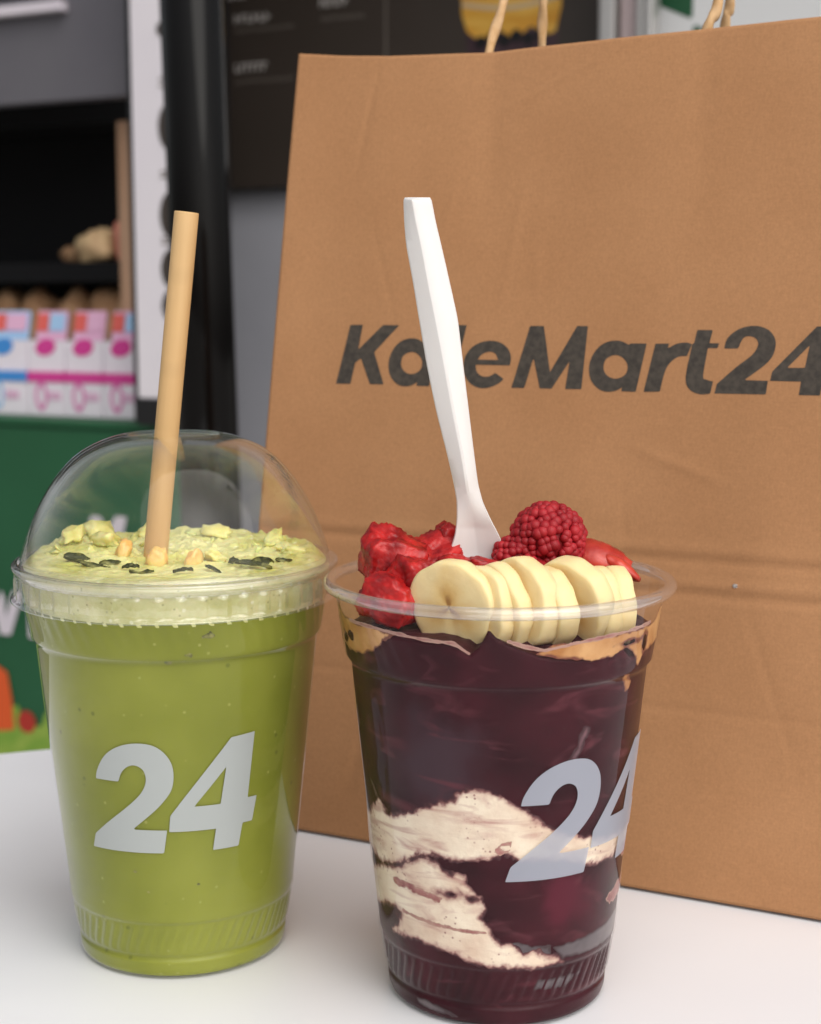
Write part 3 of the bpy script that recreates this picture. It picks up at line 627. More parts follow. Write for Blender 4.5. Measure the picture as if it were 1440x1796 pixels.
# fruit -----------------------------------------------------------
def at2(x, y, z): return (C2[0]+x/1000, C2[1]+y/1000, z/1000)
def banana_slice(rad, th, seed):
    n = 56; prof = []; v = []
    def rr(a): return rad*(1 + 0.035*math.sin(3*a+seed) + 0.02*math.sin(5*a+seed*2) + 0.012*math.sin(11*a+seed))
    rows = [(-th/2, 0.02), (-th/2-0.15, 0.25), (-th/2-0.1, 0.55), (-th/2, 0.82), (-th/2+0.05, 0.93), (-th/2+0.35, 0.985), (-th/6, 1.0), (th/6, 1.0), (th/2-0.35, 0.985), (th/2-0.05, 0.93), (th/2, 0.8), (th/2, 0.5), (th/2, 0.02)]
    for x, q in rows:
        for i in range(n):
            a = 2*math.pi*i/n; r = rr(a)*q
            v.append((x + 0.25*noise.noise(Vector((r*0.3*math.cos(a), r*0.3*math.sin(a), seed))), r*math.cos(a), r*math.sin(a)))
    f = grid_faces(n, len(rows), True)
    return v, [tuple(reversed(q)) for q in f]
# x, y, z of centre, radius, turn (face looks left and towards the viewer)
SL = [(-13.2, -27.2, 115.4, 12.7, 55, 2), (-6.8, -27.6, 114.6, 11.9, 44, 9), (-1.8, -26.4, 114.6, 12.0, 36, 1), (4.6, -26.0, 115.4, 12.3, 38, 9), (11.2, -24.4, 114.0, 11.5, 27, 2), (18.2, -21.4, 115.4, 12.5, 43, -6), (24.4, -18.0, 113.6, 11.2, 25, 5), (29.8, -14.4, 112.6, 10.8, 16, 9)]
SLW = ['leftmost, its face turned outward beside the berries', 'second from the berry end', 'third from the berry end', 'fourth from the berry end', 'fifth from the berry end', 'sixth from the berry end, face showing', 'seventh from the berry end', 'last of the row, against the cup wall']
for k, (x, y, z, r, a, tl) in enumerate(SL):
    v, f = banana_slice(r, (5.2, 6.4, 4.8, 6.6, 6.2, 6.4, 5.0, 5.4)[k], k*1.3)
    obj('banana_slice', v, f, M['banana'], loc=at2(x, y, z), rot=(0, R(tl-6), R(a)),
        label='banana slice in the acai cup row, ' + SLW[k], cat='banana', group='banana slices fanned in the acai cup')

def raspberry(rx, ry, rz, n, seed, cut=None, d=0.23):
    """drupelets packed over an ellipsoid, with a body below them; cut = plane height above which they are gone"""
    import bmesh
    V, F = [], []
    bm = bmesh.new(); bmesh.ops.create_icosphere(bm, subdivisions=2, radius=1); bm.verts.index_update()
    sv = np.array([tuple(q.co) for q in bm.verts]); sf = [[q.index for q in p.verts] for p in bm.faces]; bm.free()
    core = sv*np.array([rx, ry, rz])*0.86
    V += core.tolist(); F += [tuple(q) for q in sf]
    ga = math.pi*(3-math.sqrt(5)); rnd = random.Random(seed)
    for i in range(n):
        z = 1-2*(i+0.5)/n; q = math.sqrt(1-z*z); a = ga*i + rnd.uniform(-.12, .12)
        p = np.array([q*math.cos(a)*rx, q*math.sin(a)*ry, z*rz])*0.9
        if cut is not None and p[2] > cut*rz: continue
        s = d*(rx+ry+rz)/3*rnd.uniform(0.72, 1.2)
        m = len(V); V += (sv*s + p).tolist(); F += [tuple(j+m for j in t) for t in sf]
    return V, F
RB = [(13.6, 1.0, 129.0, 10.6, 9.8, 10.2, 250, None, (0.3, 0.25, 0.4), 'largest whole raspberry, perched highest on the fruit topping'),
      (4.6, -1.0, 123.6, 7.0, 6.4, 6.2, 110, None, (0.8, 0.4, 1), 'small dark raspberry tucked between the spoon and the largest raspberry'),
      (10.0, -6.5, 120.6, 6.4, 5.6, 4.8, 100, 0.6, (0.5, -0.3, 2), 'squashed raspberry below the largest one, above the banana slices')]
for x, y, z, a, b, c, n, cut, ro, lab in RB:
    v, f = raspberry(a, b, c, n, int(x*10)+5, cut, 0.155 if n > 200 else 0.20)
    obj('raspberry', v, f, M['berry'], loc=at2(x, y, z), rot=ro, label=lab, cat='raspberry', group='raspberries on the acai cup')

def berry_piece(sx, sy, sz, seed, taper=0.0, nd=160, bs=0.085):
    """cut berry: faceted body, surface pebbled with small bumps"""
    import bmesh
    bm = bmesh.new(); bmesh.ops.create_icosphere(bm, subdivisions=5, radius=1)
    for q in bm.verts:
        p = q.co.copy(); o = q.co.copy()
        n = noise.noise(o*1.3 + Vector((seed*2.3, 0, seed)))
        m = max(abs(p.x), abs(p.y), abs(p.z)); p = p*(0.40 + 0.60*0.8/m)*(1+0.34*n)
        c = noise.voronoi(o*7.5 + Vector((seed, 0, 0)))[0]
        p *= 1 + 0.065*max(0.0, 1-(c[0]/0.5)**2) - 0.03 
        p *= 1 + 0.03*noise.noise(o*9)
        k = 1 + taper*p.z
        q.co = Vector((p.x*sx*k, p.y*sy*k, p.z*sz))
    bm.verts.index_update(); v = [tuple(q.co) for q in bm.verts]; f = [[q.index for q in p.verts] for p in bm.faces]; bm.free()
    return v, f
BP = [(-30.4, -3.0, 123.0, 9.6, 8.4, 9.4, (0.1, 0.35, 0.2), 'large cut red berry piece by the cup rim with an upright corner'),
      (-19.6, 2.0, 121.6, 9.4, 8.0, 7.8, (0.3, -0.4, 0.9), 'cut red berry piece between the corner piece and the spoon'),
      (-29.6, -16.6, 115.0, 9.4, 8.0, 7.2, (0.0, 0.15, -0.5), 'low cut berry piece pressed against the cup wall under the rim'),
      (-12.0, 9.5, 124.6, 8.6, 6.6, 6.8, (0.2, 0.6, 0.3), 'cut berry piece leaning on the back of the spoon'),
      (-22.5, -11.5, 118.4, 9.0, 7.4, 7.4, (0.4, 0.2, 0.7), 'cut berry piece behind the leftmost banana slice'),
      (-12.5, -8.0, 120.2, 7.0, 5.6, 5.4, (0.3, 0.1, 0.2), 'cut berry piece wedged between the spoon and the first banana slice'),
      (-3.0, -9.0, 121.0, 7.6, 4.6, 4.4, (0.0, 0.15, 0.1), 'flat red berry pulp in front of the spoon bowl'),
      (20.5, -5.0, 119.0, 8.0, 5.6, 5.0, (0.2, 0.2, 0.4), 'berry piece under the largest raspberry behind the bananas'),
      (26, 5, 117.0, 11, 9, 6.5, (0.1, 0.1, 0.1), 'dark berry pulp under the strawberry slice'),
      (-2, 14, 114.5, 16, 13, 8, (0, 0, 0.4), 'bed of crushed berries at the back of the cup')]
for k, (x, y, z, a, b, c, ro, lab) in enumerate(BP):
    v, f = berry_piece(a, b, c, k+1, 0.0)
    obj('berry_piece', v, f, M['berry2'], loc=at2(x, y, z), rot=ro, label=lab, cat='berry', group='cut berry pieces on the acai cup')
def wedge(L, W, H, seed):
    n = 20; v = []
    for i in range(n):
        t = i/(n-1); wd = W*math.sin(math.pi*(0.12+0.8*t))**0.8; h = H*math.sin(math.pi*(0.15+0.75*t))
        for j in range(14):
            a = 2*math.pi*j/14; p = Vector((L*(t-0.5), wd*math.cos(a), h*max(-0.5, math.sin(a))))
            v.append(tuple(p*(1+0.08*noise.noise(p*0.5+Vector((seed, 0, 0))))))
    f = grid_faces(14, n, True); f += [tuple(range(14))[::-1], tuple((n-1)*14+k for k in range(14))]
    return v, f
for k, (x, y, z, L, W, H, ro, lab) in enumerate([(27.5, 5.0, 123.0, 20, 6.0, 4.2, (0.4, 0.22, -0.25), 'glossy red strawberry slice lying behind the banana slices'), (33.5, 2.0, 120.6, 14, 4.4, 2.6, (-0.5, 0.45, -0.5), 'thin dark strawberry slice leaning on the cup wall')]):
    v, f = wedge(L, W, H, k)
    obj('strawberry_slice', v, f, M['strawb'], loc=at2(x, y, z), rot=ro, label=lab, cat='strawberry')

# spoon: handle with a raised ridge, flaring into the bowl sunk in the fruit
SPN = [(222.0, -26.3, -24.2, -19.4), (221.2, -26.6, -24.0, -19.0), (215.6, -26.4, -23.0, -17.9), (209.5, -25.9, -21.6, -16.4), (198.8, -23.9, -19.6, -13.9), (189.6, -22.4, -17.7, -11.8), (177.2, -20.3, -15.3, -10.3), (164.7, -17.7, -13.0, -8.7), (152.2, -14.5, -10.4, -7.1), (144.3, -12.7, -9.2, -6.0), (139.5, -11.9, -8.3, -4.7), (134.5, -11.9, -7.2, -2.4), (130.2, -12.4, -6.6, -0.1), (125.0, -14.0, -6.0, 2.0), (118.5, -14.8, -5.4, 4.0), (111, -13.4, -4.8, 3.8), (105.0, -9.5, -4.4, 1.0), (103, -5.5, -4.3, -3.4)]
# refine along the length
SPA = np.array(SPN); tt = np.linspace(0, len(SPN)-1, 120); SPF = np.c_[[np.interp(tt, range(len(SPN)), SPA[:, k]) for k in range(4)]].T
for _ in range(3): SPF[3:-2] = (SPF[2:-3] + 2*SPF[3:-2] + SPF[4:-1])/4
sv = []
for z, l_, m_, r_ in SPF:
    w_ = r_-l_; bowl = np.clip((146-z)/14, 0, 1)
    tip = np.clip((222.2-z)/1.0, 0.25, 1)
    y0 = (z-125)*-0.03
    ridge = -2.9*tip*(1-bowl) + 2.4*bowl*np.clip((w_-6)/10, 0, 1)
    fr = [(l_, 0.0), (l_+0.25, -0.55), ((l_+m_)/2, -0.5+ridge*0.55), (m_-0.35, ridge-0.32), (m_+0.35, ridge-0.32), ((m_+r_)/2, -0.5+ridge*0.62), (r_-0.25, -0.55), (r_, 0.0), (r_-0.35, 0.7), ((m_+r_)/2, 1.0+ridge*0.4*(bowl > 0.3)), (m_, 1.0+ridge*(0.35+0.5*bowl)), ((l_+m_)/2, 1.0+ridge*0.4*(bowl > 0.3)), (l_+0.35, 0.7)]
    sv += [(x, y+y0, z) for x, y in fr]
nf = 13; sf = grid_faces(nf, len(SPF), True); sf += [tuple(range(nf)), tuple((len(SPF)-1)*nf+k for k in range(nf))[::-1]]
spn = obj('plastic_spoon', [(x, y, z-103) for x, y, z in sv], sf, M['spoon'], loc=at2(0, 0, 103), label='white plastic spoon standing upright in the acai cup', cat='spoon')
spn.data.set_sharp_from_angle(angle=R(24))

# ------------------------------------------------------------------ paper bag
BA = (-0.04330, 0.55351, 0.0); BANG = math.atan2(-0.44637, 0.89485)
LEAN = R(8); sL, cL = math.sin(LEAN), math.cos(LEAN)
bag = empty('paper_bag', BA, BANG, label='brown kraft paper bag printed with a dark shop name', cat='bag')
BW0, BW1, BH, BD = -25.5, 234.0, 285.0, 132.0
def top_v(u): return float(np.interp(u, [-26, -18, 0, 20, 58, 100, 175, 235], [289.4, 289.2, 287.2, 285.6, 284.2, 285.2, 287.2, 288.5]))
_cr = random.Random(21); CRINK = []
for _ in range(16):
    a_ = _cr.uniform(-0.5, 0.5) + (math.pi/2 if _cr.random() < 0.6 else 0)
    CRINK.append((_cr.uniform(-15, 225), _cr.uniform(20, 275), math.cos(a_), math.sin(a_), _cr.uniform(14, 45), _cr.choice((-1, 1))*_cr.uniform(0.12, 0.34), _cr.uniform(1.0, 2.2)))
def relief(u, v):
    """how far the front stands out (towards the viewer), mm"""
    d = 1.6*math.sin(math.pi*min(1, max(0, (u+25)/259)))*math.sin(math.pi*min(1, v/300))
    d += 1.7*float(fbm(np.array([u/42.0]), np.array([v/120.0]), 4, 2)[0])
    d += -0.55*math.exp(-((v-111.3)/1.5)**2) + 0.35*math.exp(-((v-114.5)/2.2)**2)
    if u > 95: d += -0.60*min(1, (u-95)/20)*math.exp(-((v-100.2)/1.5)**2) + 0.45*min(1, (u-95)/20)*math.exp(-((v-103.5)/2.0)**2)
    d += -0.25*math.exp(-((v-62)/1.2)**2)
    d += -0.3*math.exp(-((u-62)/5)**2)*min(1, max(0, (v-215)/30)) - 0.3*math.exp(-((u-138)/5)**2)*min(1, max(0, (v-215)/30))
    for cu, cv, ax, ay, ln, am, wd in CRINK:
        q = (u-cu)*ax + (v-cv)*ay; p = (v-cv)*ax - (u-cu)*ay
        if abs(q) < ln and abs(p) < 3*wd: d += am*(1-(q/ln)**2)*math.exp(-(p/wd)**2)
    k = min(1, v/14)*min(1, (u+26)/8, (235-u)/8)
    return d*max(0, k)
def edge_l(v): return BW0 + 7.0*(v/288)**1.2
def edge_r(v): return BW1 - 7.0*(v/288)**1.2
def front(u, v, out=0.0):
    d = relief(u, v) + out
    return (u, v*sL - d*cL, v*cL + d*sL)
NU, NV = 230, 250
fv = []
for j in range(NV):
    q = j/(NV-1)
    for i in range(NU):
        p = i/(NU-1); ul = edge_l(288*q); ur = edge_r(288*q); u = ul+(ur-ul)*p
        fv.append(front(u, 1.1 + (top_v(u)-1.1)*q))
def sheet(verts, nu, nv, th=(0, 0.28, 0)):
    m = len(verts); f = grid_faces(nu, nv); v = list(verts) + [(x+th[0], y+th[1], z+th[2]) for x, y, z in verts]
    g = list(f) + [tuple(reversed([i+m for i in q])) for q in f]
    ring = list(range(nu)) + [nu*k+nu-1 for k in range(1, nv)] + [nu*(nv-1)+i for i in range(nu-2, -1, -1)] + [nu*k for k in range(nv-2, 0, -1)]
    n = len(ring); g += [(ring[i], ring[i]+m, ring[(i+1) % n]+m, ring[(i+1) % n]) for i in range(n)]
    return v, g
v, f = sheet(fv, NU, NV); fpan = obj('front_panel', v, f, M['kraft'], bag)
bv = []
for j in range(40):
    q = j/39
    for i in range(40):
        u = edge_l(288*q) + (edge_r(288*q)-edge_l(288*q))*i/39; vv_ = top_v(u)*q
        bv.append((u, BD - vv_*sL*0.98, vv_*cL))
v, f = sheet(bv, 40, 40, (0, -0.28, 0)); obj('back_panel', v, f, M['kraft'], bag)
for side in (0, 1):
    gv = []
    for j in range(40):
        q = j/39; e = edge_l(288*q) if side == 0 else edge_r(288*q)
        uu = e; vt = top_v(uu)*q
        ya = front(uu, vt)[1]+0.3; yb = BD - vt*sL*0.98-0.3
        for i in range(13):
            s = i/12; fold = (1-abs(2*s-1))*(24*q**1.3)
            gv.append((e + (fold + 0.35 if side == 0 else -fold-0.35), ya + (yb-ya)*s, vt*cL))
    v, f = sheet(gv, 13, 40, (0.28 if side == 0 else -0.28, 0, 0)); obj('gusset', v, f, M['kraft'], bag)
v, f = box(BW0+3, BW1-3, 4.0, BD-2, 0.05, 1.6); obj('bag_bottom', v, f, M['kraft'], bag, smooth=False)

GL = {
 'K': ([(10.8, 187.8), (16.1, 187.9), (14.8, 178.8), (24.5, 187.8), (31.2, 187.8), (21.6, 177.9), (26.4, 166.3), (20.6, 166.3), (16.2, 175.6), (13.9, 174.0), (12.4, 166.2), (6.2, 166.2)], None, range(12), ()),
 'l': ([(53.2, 187.9), (58.2, 187.9), (54.0, 166.4), (49.0, 166.3)], None, range(4), ()),
 'e': ([(75.7, 174.0), (75.8, 176.9), (74.6, 179.6), (71.9, 181.7), (68.2, 182.5), (64.2, 181.9), (60.7, 180.0), (58.5, 176.9), (57.9, 173.5), (59.0, 169.8), (61.5, 167.1), (65.0, 165.8), (68.3, 166.1), (71.5, 167.4), (73.7, 169.2), (70.3, 171.3), (68.0, 170.0), (65.4, 170.0), (63.3, 171.5), (62.6, 174.0)],
       [(63.3, 175.8), (64.8, 177.6), (67.4, 178.6), (69.8, 178.0), (71.1, 175.8)], (0, 14, 15, 19), (0, 4)),
 'M': ([(82.1, 187.8), (87.2, 187.8), (90.6, 172.0), (99.3, 187.9), (103.2, 187.9), (102.3, 166.4), (96.5, 166.3), (97.4, 175.8), (91.6, 166.3), (87.2, 166.3), (84.2, 176.7), (81.5, 166.3), (76.7, 166.2)], None, range(13), ()),
 'a': ([(118.2, 181.7), (114.9, 183.0), (111.1, 182.8), (107.8, 181.1), (105.4, 177.8), (104.5, 173.8), (105.4, 169.8), (108.0, 166.9), (111.1, 165.8), (114.5, 166.2), (116.7, 167.5), (116.4, 166.1), (121.5, 166.0), (124.3, 182.2), (118.7, 182.2)],
       [(113.6, 178.2), (116.4, 177.2), (118.1, 174.7), (117.5, 171.8), (114.6, 170.3), (111.5, 171.0), (109.7, 173.5), (110.4, 176.8)], (0, 10, 11, 12, 13, 14), ()),
 'r': ([(127.3, 182.2), (132.0, 182.3), (131.6, 180.7), (134.6, 182.3), (137.8, 182.7), (139.7, 182.2), (138.3, 178.3), (135.2, 177.9), (132.5, 175.7), (131.0, 172.5), (129.8, 166.3), (124.2, 166.1)], None, (0, 1, 2, 5, 6, 10, 11), ()),
 't': ([(141.2, 186.9), (146.4, 186.9), (145.5, 182.6), (148.8, 182.6), (148.3, 181.0), (145.1, 181.0), (144.1, 172.0), (145.1, 170.7), (147.5, 170.1), (146.8, 166.1), (143.6, 165.8), (140.3, 166.9), (138.5, 169.4), (138.4, 173.3), (139.6, 180.9), (139.7, 182.2), (140.4, 182.5)], None, (0, 1, 2, 3, 4, 5, 8, 9, 14, 15, 16), ()),
 '2': ([(150.5, 180.9), (151.3, 184.1), (154.0, 186.7), (157.4, 188.1), (161.2, 188.3), (164.8, 187.0), (167.0, 184.2), (167.2, 181.1), (166.1, 178.0), (163.5, 175.2), (157.8, 170.8), (165.5, 170.7), (165.1, 166.3), (148.2, 166.2), (148.8, 169.3), (155.1, 175.1), (159.8, 178.9), (161.6, 182.1), (160.8, 184.2), (158.7, 185.0), (156.6, 184.3), (155.1, 181.0)], None, (0, 10, 11, 12, 13, 14, 21), ()),
 '4': ([(180.0, 188.3), (185.1, 188.3), (183.4, 175.0), (185.9, 175.0), (185.2, 170.8), (182.8, 170.8), (182.3, 166.4), (175.6, 166.4), (176.1, 170.7), (166.2, 170.7), (166.7, 173.7)], [(178.1, 182.3), (177.0, 175.1), (171.4, 175.0)], range(11), range(3)),
}
def glyph(X, Y, g, dx=0.0):
    o_, h_, c_, hc = GL[g]
    F = sdf_poly(X-dx, Y, smooth_poly(o_, set(c_)))
    if h_: F = np.minimum(F, -sdf_poly(X-dx, Y, smooth_poly(h_, set(hc))))
    return F
for g, dx in (('K', 0), ('a', -76.7), ('l', 0), ('e', 0), ('M', 0), ('a', 0), ('r', 0), ('t', 0), ('2', 0), ('4', 0)):
    xs = [p[0]+dx for p in GL[g][0]]
    fld = (lambda X, Y, g=g, dx=dx: glyph(X, Y, g, dx)) if g != 't' else (lambda X, Y: np.minimum(glyph(X, Y, 't'), -glyph(X, Y, 'r')))
    v, f = clip_patch(min(xs)-1, max(xs)+1, 164.5, 189.5, 0.35, fld, lambda x, y: front(x, y, 0.09))
    obj('printed_letter', v, f, M['kraft_ink'], fpan)
# a grain of grit on the paper below the fold
v, f = chunk(0.8, 0.4, 0.7, 3); g_ = front(159.2, 104.0, 0.3)
obj('paper_fleck', [(x+g_[0], y+g_[1], z+g_[2]) for x, y, z in v], f, mat('grit', (0.25, 0.22, 0.2), 0.3, c2=(0.6, 0.6, 0.6), nscale=900), bag)
# twisted cord handles
def handle(pl, pr, ydep, name='handle'):
    pts = []
    (u0, z0, u1, z1) = pl; (u2, z2, u3, z3) = pr
    ctrl = [(u0-3, 250), (u0, z0), (u1, z1), (u1+4, z1+28), (u1+16, z1+52), ((u1+u3)/2, z1+62), (u3-10, z1+52), (u3+1, z1+28), (u3, z3), (u2, z2), (u2-2, 250)]
    c_ = np.array(ctrl, float); n = len(c_)
    for i in range(n-1):
        p0, p1, p2, p3 = c_[max(i-1, 0)], c_[i], c_[i+1], c_[min(i+2, n-1)]
        for k in range(14):
            t = k/14; q = 0.5*((2*p1)+(p2-p0)*t+(2*p0-5*p1+4*p2-p3)*t*t+(3*p1-p0-3*p2+p3)*t**3)
            pts.append((q[0], ydep(q[1]), q[1]))
    v, f = tube(pts, 1.75, 10, True, 0.55); obj(name, v, f, M['cord'], bag)
handle((58.3, 281.2, 62.7, 299.2), (136.8, 282.3, 140.1, 292.7), lambda z: z/cL*sL + 2.6)
handle((59.5, 289.7, 60.9, 307.1), (130.1, 291.1, 132.1, 301.2), lambda z: BD - z/cL*sL*0.98 - 2.8)

# ------------------------------------------------------------------ shop front behind (own frame: x along the front, y into the shop)
SA = R(-27); SO = (-0.38, 2.0, 0.0); GZ = -0.745
def sroot(name, x=0, y=0, z=GZ, rz=0, **kw):
    c_, s_ = math.cos(SA), math.sin(SA)
    return empty(name, (SO[0]+c_*x-s_*y, SO[1]+s_*x+c_*y, z), SA+rz, **kw)
def sbox(name, m, parent, x0, x1, y0, y1, z0, z1, bev=0.002, ox=0, oy=0, oz=GZ):
    """box in shop-front metres, z above table level"""
    v, f = box(x0-ox, x1-ox, y0-oy, y1-oy, z0-oz, z1-oz, bev)
    return obj(name, v, f, m, parent, unit=1, smooth=False)
def sflat(name, m, parent, polys, y, step=0.004, ox=0, oy=0, oz=GZ, th=0.0):
    xs = [p[0] for q in polys for p in q]; zs_ = [p[1] for q in polys for p in q]
    v, f = clip_patch(min(xs)-step, max(xs)+step, min(zs_)-step, max(zs_)+step, step, lambda X, Y: np.max([sdf_poly(X, Y, q) for q in polys], 0), lambda a, b: (a-ox, y-oy, b-oz))
    return obj(name, v, f, m, parent, unit=1, smooth=False)
S = {}
S['green'] = mat('dark_green_print', (0.014, 0.088, 0.036), 0.5, 0.4, c2=(0.018, 0.105, 0.045), nscale=5)
S['lav'] = mat('pale_lavender', (0.62, 0.57, 0.64), 0.5, c2=(0.68, 0.63, 0.68), nscale=9)
S['orange'] = mat('orange_print', (0.70, 0.10, 0.02), 0.5); S['red'] = mat('red_print', (0.42, 0.03, 0.02), 0.5)
S['grass'] = mat('grass_print', (0.18, 0.34, 0.04), 0.6, c2=(0.30, 0.42, 0.07), nscale=40)
S['dark'] = mat('dark_interior', (0.006, 0.006, 0.007), 0.8, 0.2)  # back wall's shade is put into this colour; shelf boards are black
S['fascia'] = mat('grey_fascia', (0.105, 0.10, 0.118), 0.5, c2=(0.13, 0.125, 0.14), nscale=4)
S['black'] = mat('black_frame', (0.008, 0.008, 0.009), 0.4)
S['wood'] = mat('tan_wood', (0.42, 0.24, 0.14), 0.6, c2=(0.50, 0.31, 0.20), nscale=20, stretch=(3, 3, 0.3))
S['white'] = mat('white_panel', (0.76, 0.72, 0.77), 0.45, c2=(0.80, 0.76, 0.80), nscale=6)
S['brown'] = mat('menu_brown', (0.045, 0.035, 0.028), 0.45, c2=(0.052, 0.04, 0.033), nscale=4)
S['txt'] = mat('menu_lettering', (0.50, 0.47, 0.45), 0.6); S['txt2'] = mat('menu_small_print', (0.17, 0.145, 0.125), 0.6)
S['grey'] = mat('blue_grey_panel', (0.38, 0.385, 0.43), 0.5, c2=(0.43, 0.435, 0.48), nscale=4)
S['alu'] = mat('aluminium', (0.62, 0.60, 0.58), 0.35, metal=0.7)
S['pinkalu'] = mat('pinkish_metal', (0.55, 0.44, 0.44), 0.4, metal=0.3)
S['pink'] = mat('magenta_print', (0.66, 0.05, 0.30), 0.5); S['lpink'] = mat('pale_pink_print', (0.72, 0.42, 0.60), 0.5)
S['pink2'] = mat('rose_print', (0.68, 0.22, 0.46), 0.5); S['blue'] = mat('blue_print', (0.05, 0.26, 0.66), 0.5); S['lblue'] = mat('pale_blue_print', (0.35, 0.55, 0.80), 0.5)
S['card'] = mat('white_card', (0.80, 0.75, 0.82), 0.55); S['coral'] = mat('coral_print', (0.70, 0.12, 0.10), 0.5)
S['bread'] = mat('bread_crust', (0.26, 0.13, 0.06), 0.8, c2=(0.42, 0.26, 0.14), nscale=30, bump=0.5, bscale=60, bdist=0.004)
S['bread2'] = mat('pale_pastry', (0.55, 0.36, 0.20), 0.7, c2=(0.66, 0.48, 0.26), nscale=30, bump=0.5, bscale=60, bdist=0.004)
S['tomato'] = mat('pink_filling', (0.55, 0.20, 0.14), 0.5)
S['yellow'] = mat('orange_drink_print', (0.66, 0.31, 0.03), 0.5, c2=(0.80, 0.48, 0.09), nscale=14, stretch=(1, 1, 4))
S['purple'] = mat('dark_purple_print', (0.045, 0.022, 0.030), 0.5, c2=(0.075, 0.04, 0.05), nscale=30)
S['cuprim'] = mat('printed_cup_rim', (0.60, 0.45, 0.28), 0.5)

# counter with a printed green front
ct = sroot('counter', label='dark green shop counter with pale lettering and a grass print', cat='counter')
cbody = sbox('counter_body', S['green'], ct, -1.30, 0.052, 0.004, 0.135, GZ, 0.030, 0.004)
sbox('counter_top', S['green'], ct, -1.31, 0.058, 0.0, 0.14, 0.0305, 0.041, 0.003)
sflat('printed_letter', S['lav'], cbody, [[(-0.268, -0.196), (-0.240, -0.196), (-0.222, -0.238), (-0.205, -0.196), (-0.199, -0.207), (-0.198, -0.235), (-0.184, -0.196), (-0.165, -0.196), (-0.190, -0.259), (-0.209, -0.259), (-0.217, -0.226), (-0.231, -0.259), (-0.246, -0.259)]], 0.001, 0.003)
sflat('printed_letter', S['lav'], cbody, [[(-0.158, -0.198), (-0.128, -0.198), (-0.128, -0.259), (-0.158, -0.259)]], 0.001, 0.004)
sflat('printed_letter', S['lav'], cbody, [[(x, z-0.016) for x, z in [(-0.062, -0.112), (-0.046, -0.068), (-0.030, -0.068), (-0.020, -0.088), (-0.006, -0.066), (0.012, -0.066), (0.000, -0.112), (-0.014, -0.112), (-0.008, -0.092), (-0.020, -0.108), (-0.034, -0.092), (-0.046, -0.112)]]], 0.001, 0.003)
sflat('printed_carrot', S['orange'], cbody, [[(-0.235, -0.300), (-0.212, -0.305), (-0.199, -0.312), (-0.192, -0.350), (-0.190, -0.392), (-0.225, -0.398)]], 0.001, 0.004)
gp = [(-1.2, -0.50)] + [(x, -0.372 + 0.014*math.sin(x*90) + 0.008*math.sin(x*230)) for x in np.linspace(-1.2, 0.05, 130)] + [(0.05, -0.50)]
sflat('printed_grass', S['grass'], cbody, [gp], 0.0018, 0.006)
sflat('printed_flower', S['red'], cbody, [[(-0.167+0.016*math.cos(a), -0.378+0.016*math.sin(a)) for a in np.linspace(0, 6.28, 14)[:-1]]], 0.0010, 0.004)
sflat('printed_flower', S['red'], cbody, [[(-0.112+0.014*math.cos(a), -0.368+0.014*math.sin(a)) for a in np.linspace(0, 6.28, 14)[:-1]]], 0.0010, 0.004)

# snack cartons on the counter
CT = 0.0412
def carton(x0, x1, body, stripe, lab, tall):
    o_ = sroot('snack_carton', (x0+x1)/2, 0.075, CT, label=lab, cat='carton', group='snack cartons on the green counter')
    wd = (x1-x0)/2-0.0012
    v, f = box(-wd, wd, -0.03, 0.03, 0.0, 0.060, 0.0015); tr_ = obj('lower_tray', v, f, S['card'], o_, unit=1, smooth=False)
    v, f = box(-wd-0.0005, wd+0.0005, -0.0315, 0.03, 0.0455, 0.0598, 0.001); obj('stripe', v, f, stripe, tr_, unit=1, smooth=False)
    v, f = box(-wd, wd, -0.028, 0.03, 0.0602, 0.101, 0.0015); fp_ = obj('front_panel', v, f, S['card'], o_, unit=1, smooth=False)
    # leaning header with the coloured pack tops
    v, f = box(-wd*0.82, wd*0.82, -0.004, 0.0, 0.0, 0.040, 0.001); h_ = obj('header_card', v, f, S['lpink'] if body is S['pink'] else S['lblue'], o_, loc=(0, -0.014, 0.1015), rot=(R(-12), 0, 0), unit=1, smooth=False)
    v, f = clip_patch(-0.02, 0.02, -0.02, 0.02, 0.002, lambda X, Y: 1-np.sqrt(((X*0.9+Y*0.35)/0.017)**2+((Y-X*0.30)/0.0125)**2), lambda a, b: (a, -0.0288, 0.093+b*0.95))
    obj('printed_oval', v, f, body, fp_, unit=1, smooth=False)
    v, f = clip_patch(-0.02, 0.02, -0.03, 0.03, 0.002, lambda X, Y: np.minimum(1-np.sqrt((X/0.011)**2+((Y)/0.020)**2), np.sqrt((X/0.006)**2+((Y)/0.013)**2)-1), lambda a, b: (a-wd*0.25, -0.0308, 0.027+b))
    obj('printed_ring', v, f, S['pink2'] if body is S['pink'] else S['lblue'], tr_, unit=1, smooth=False)
    for i in range(4):
        v, f = box(wd*0.1+i*0.006, wd*0.1+i*0.006+0.0045, -0.0312, -0.0306, 0.022, 0.034-0.002*(i % 2)); obj('printed_letter', v, f, S['lpink'], tr_, unit=1, smooth=False)
    for i, (mm, a, b) in enumerate(((S['coral'], -0.8, -0.15), (S['lblue'] if tall else S['lpink'], -0.1, 0.75))):
        v, f = box(wd*a, wd*b, -0.006, -0.0042, 0.012, 0.036, 0.0004); q = obj('colour_patch', v, f, mm, h_, unit=1, smooth=False)
xs_ = [-0.352, -0.268, -0.184, -0.120, -0.056, 0.006]
LABS = ['blue and white snack carton half hidden at the counter end', 'white snack carton with a blue oval next to the magenta ones', 'white snack carton with magenta oval, beside the blue one', 'white snack carton with magenta oval, between two magenta ones', 'white snack carton with magenta oval, beside the white upright']
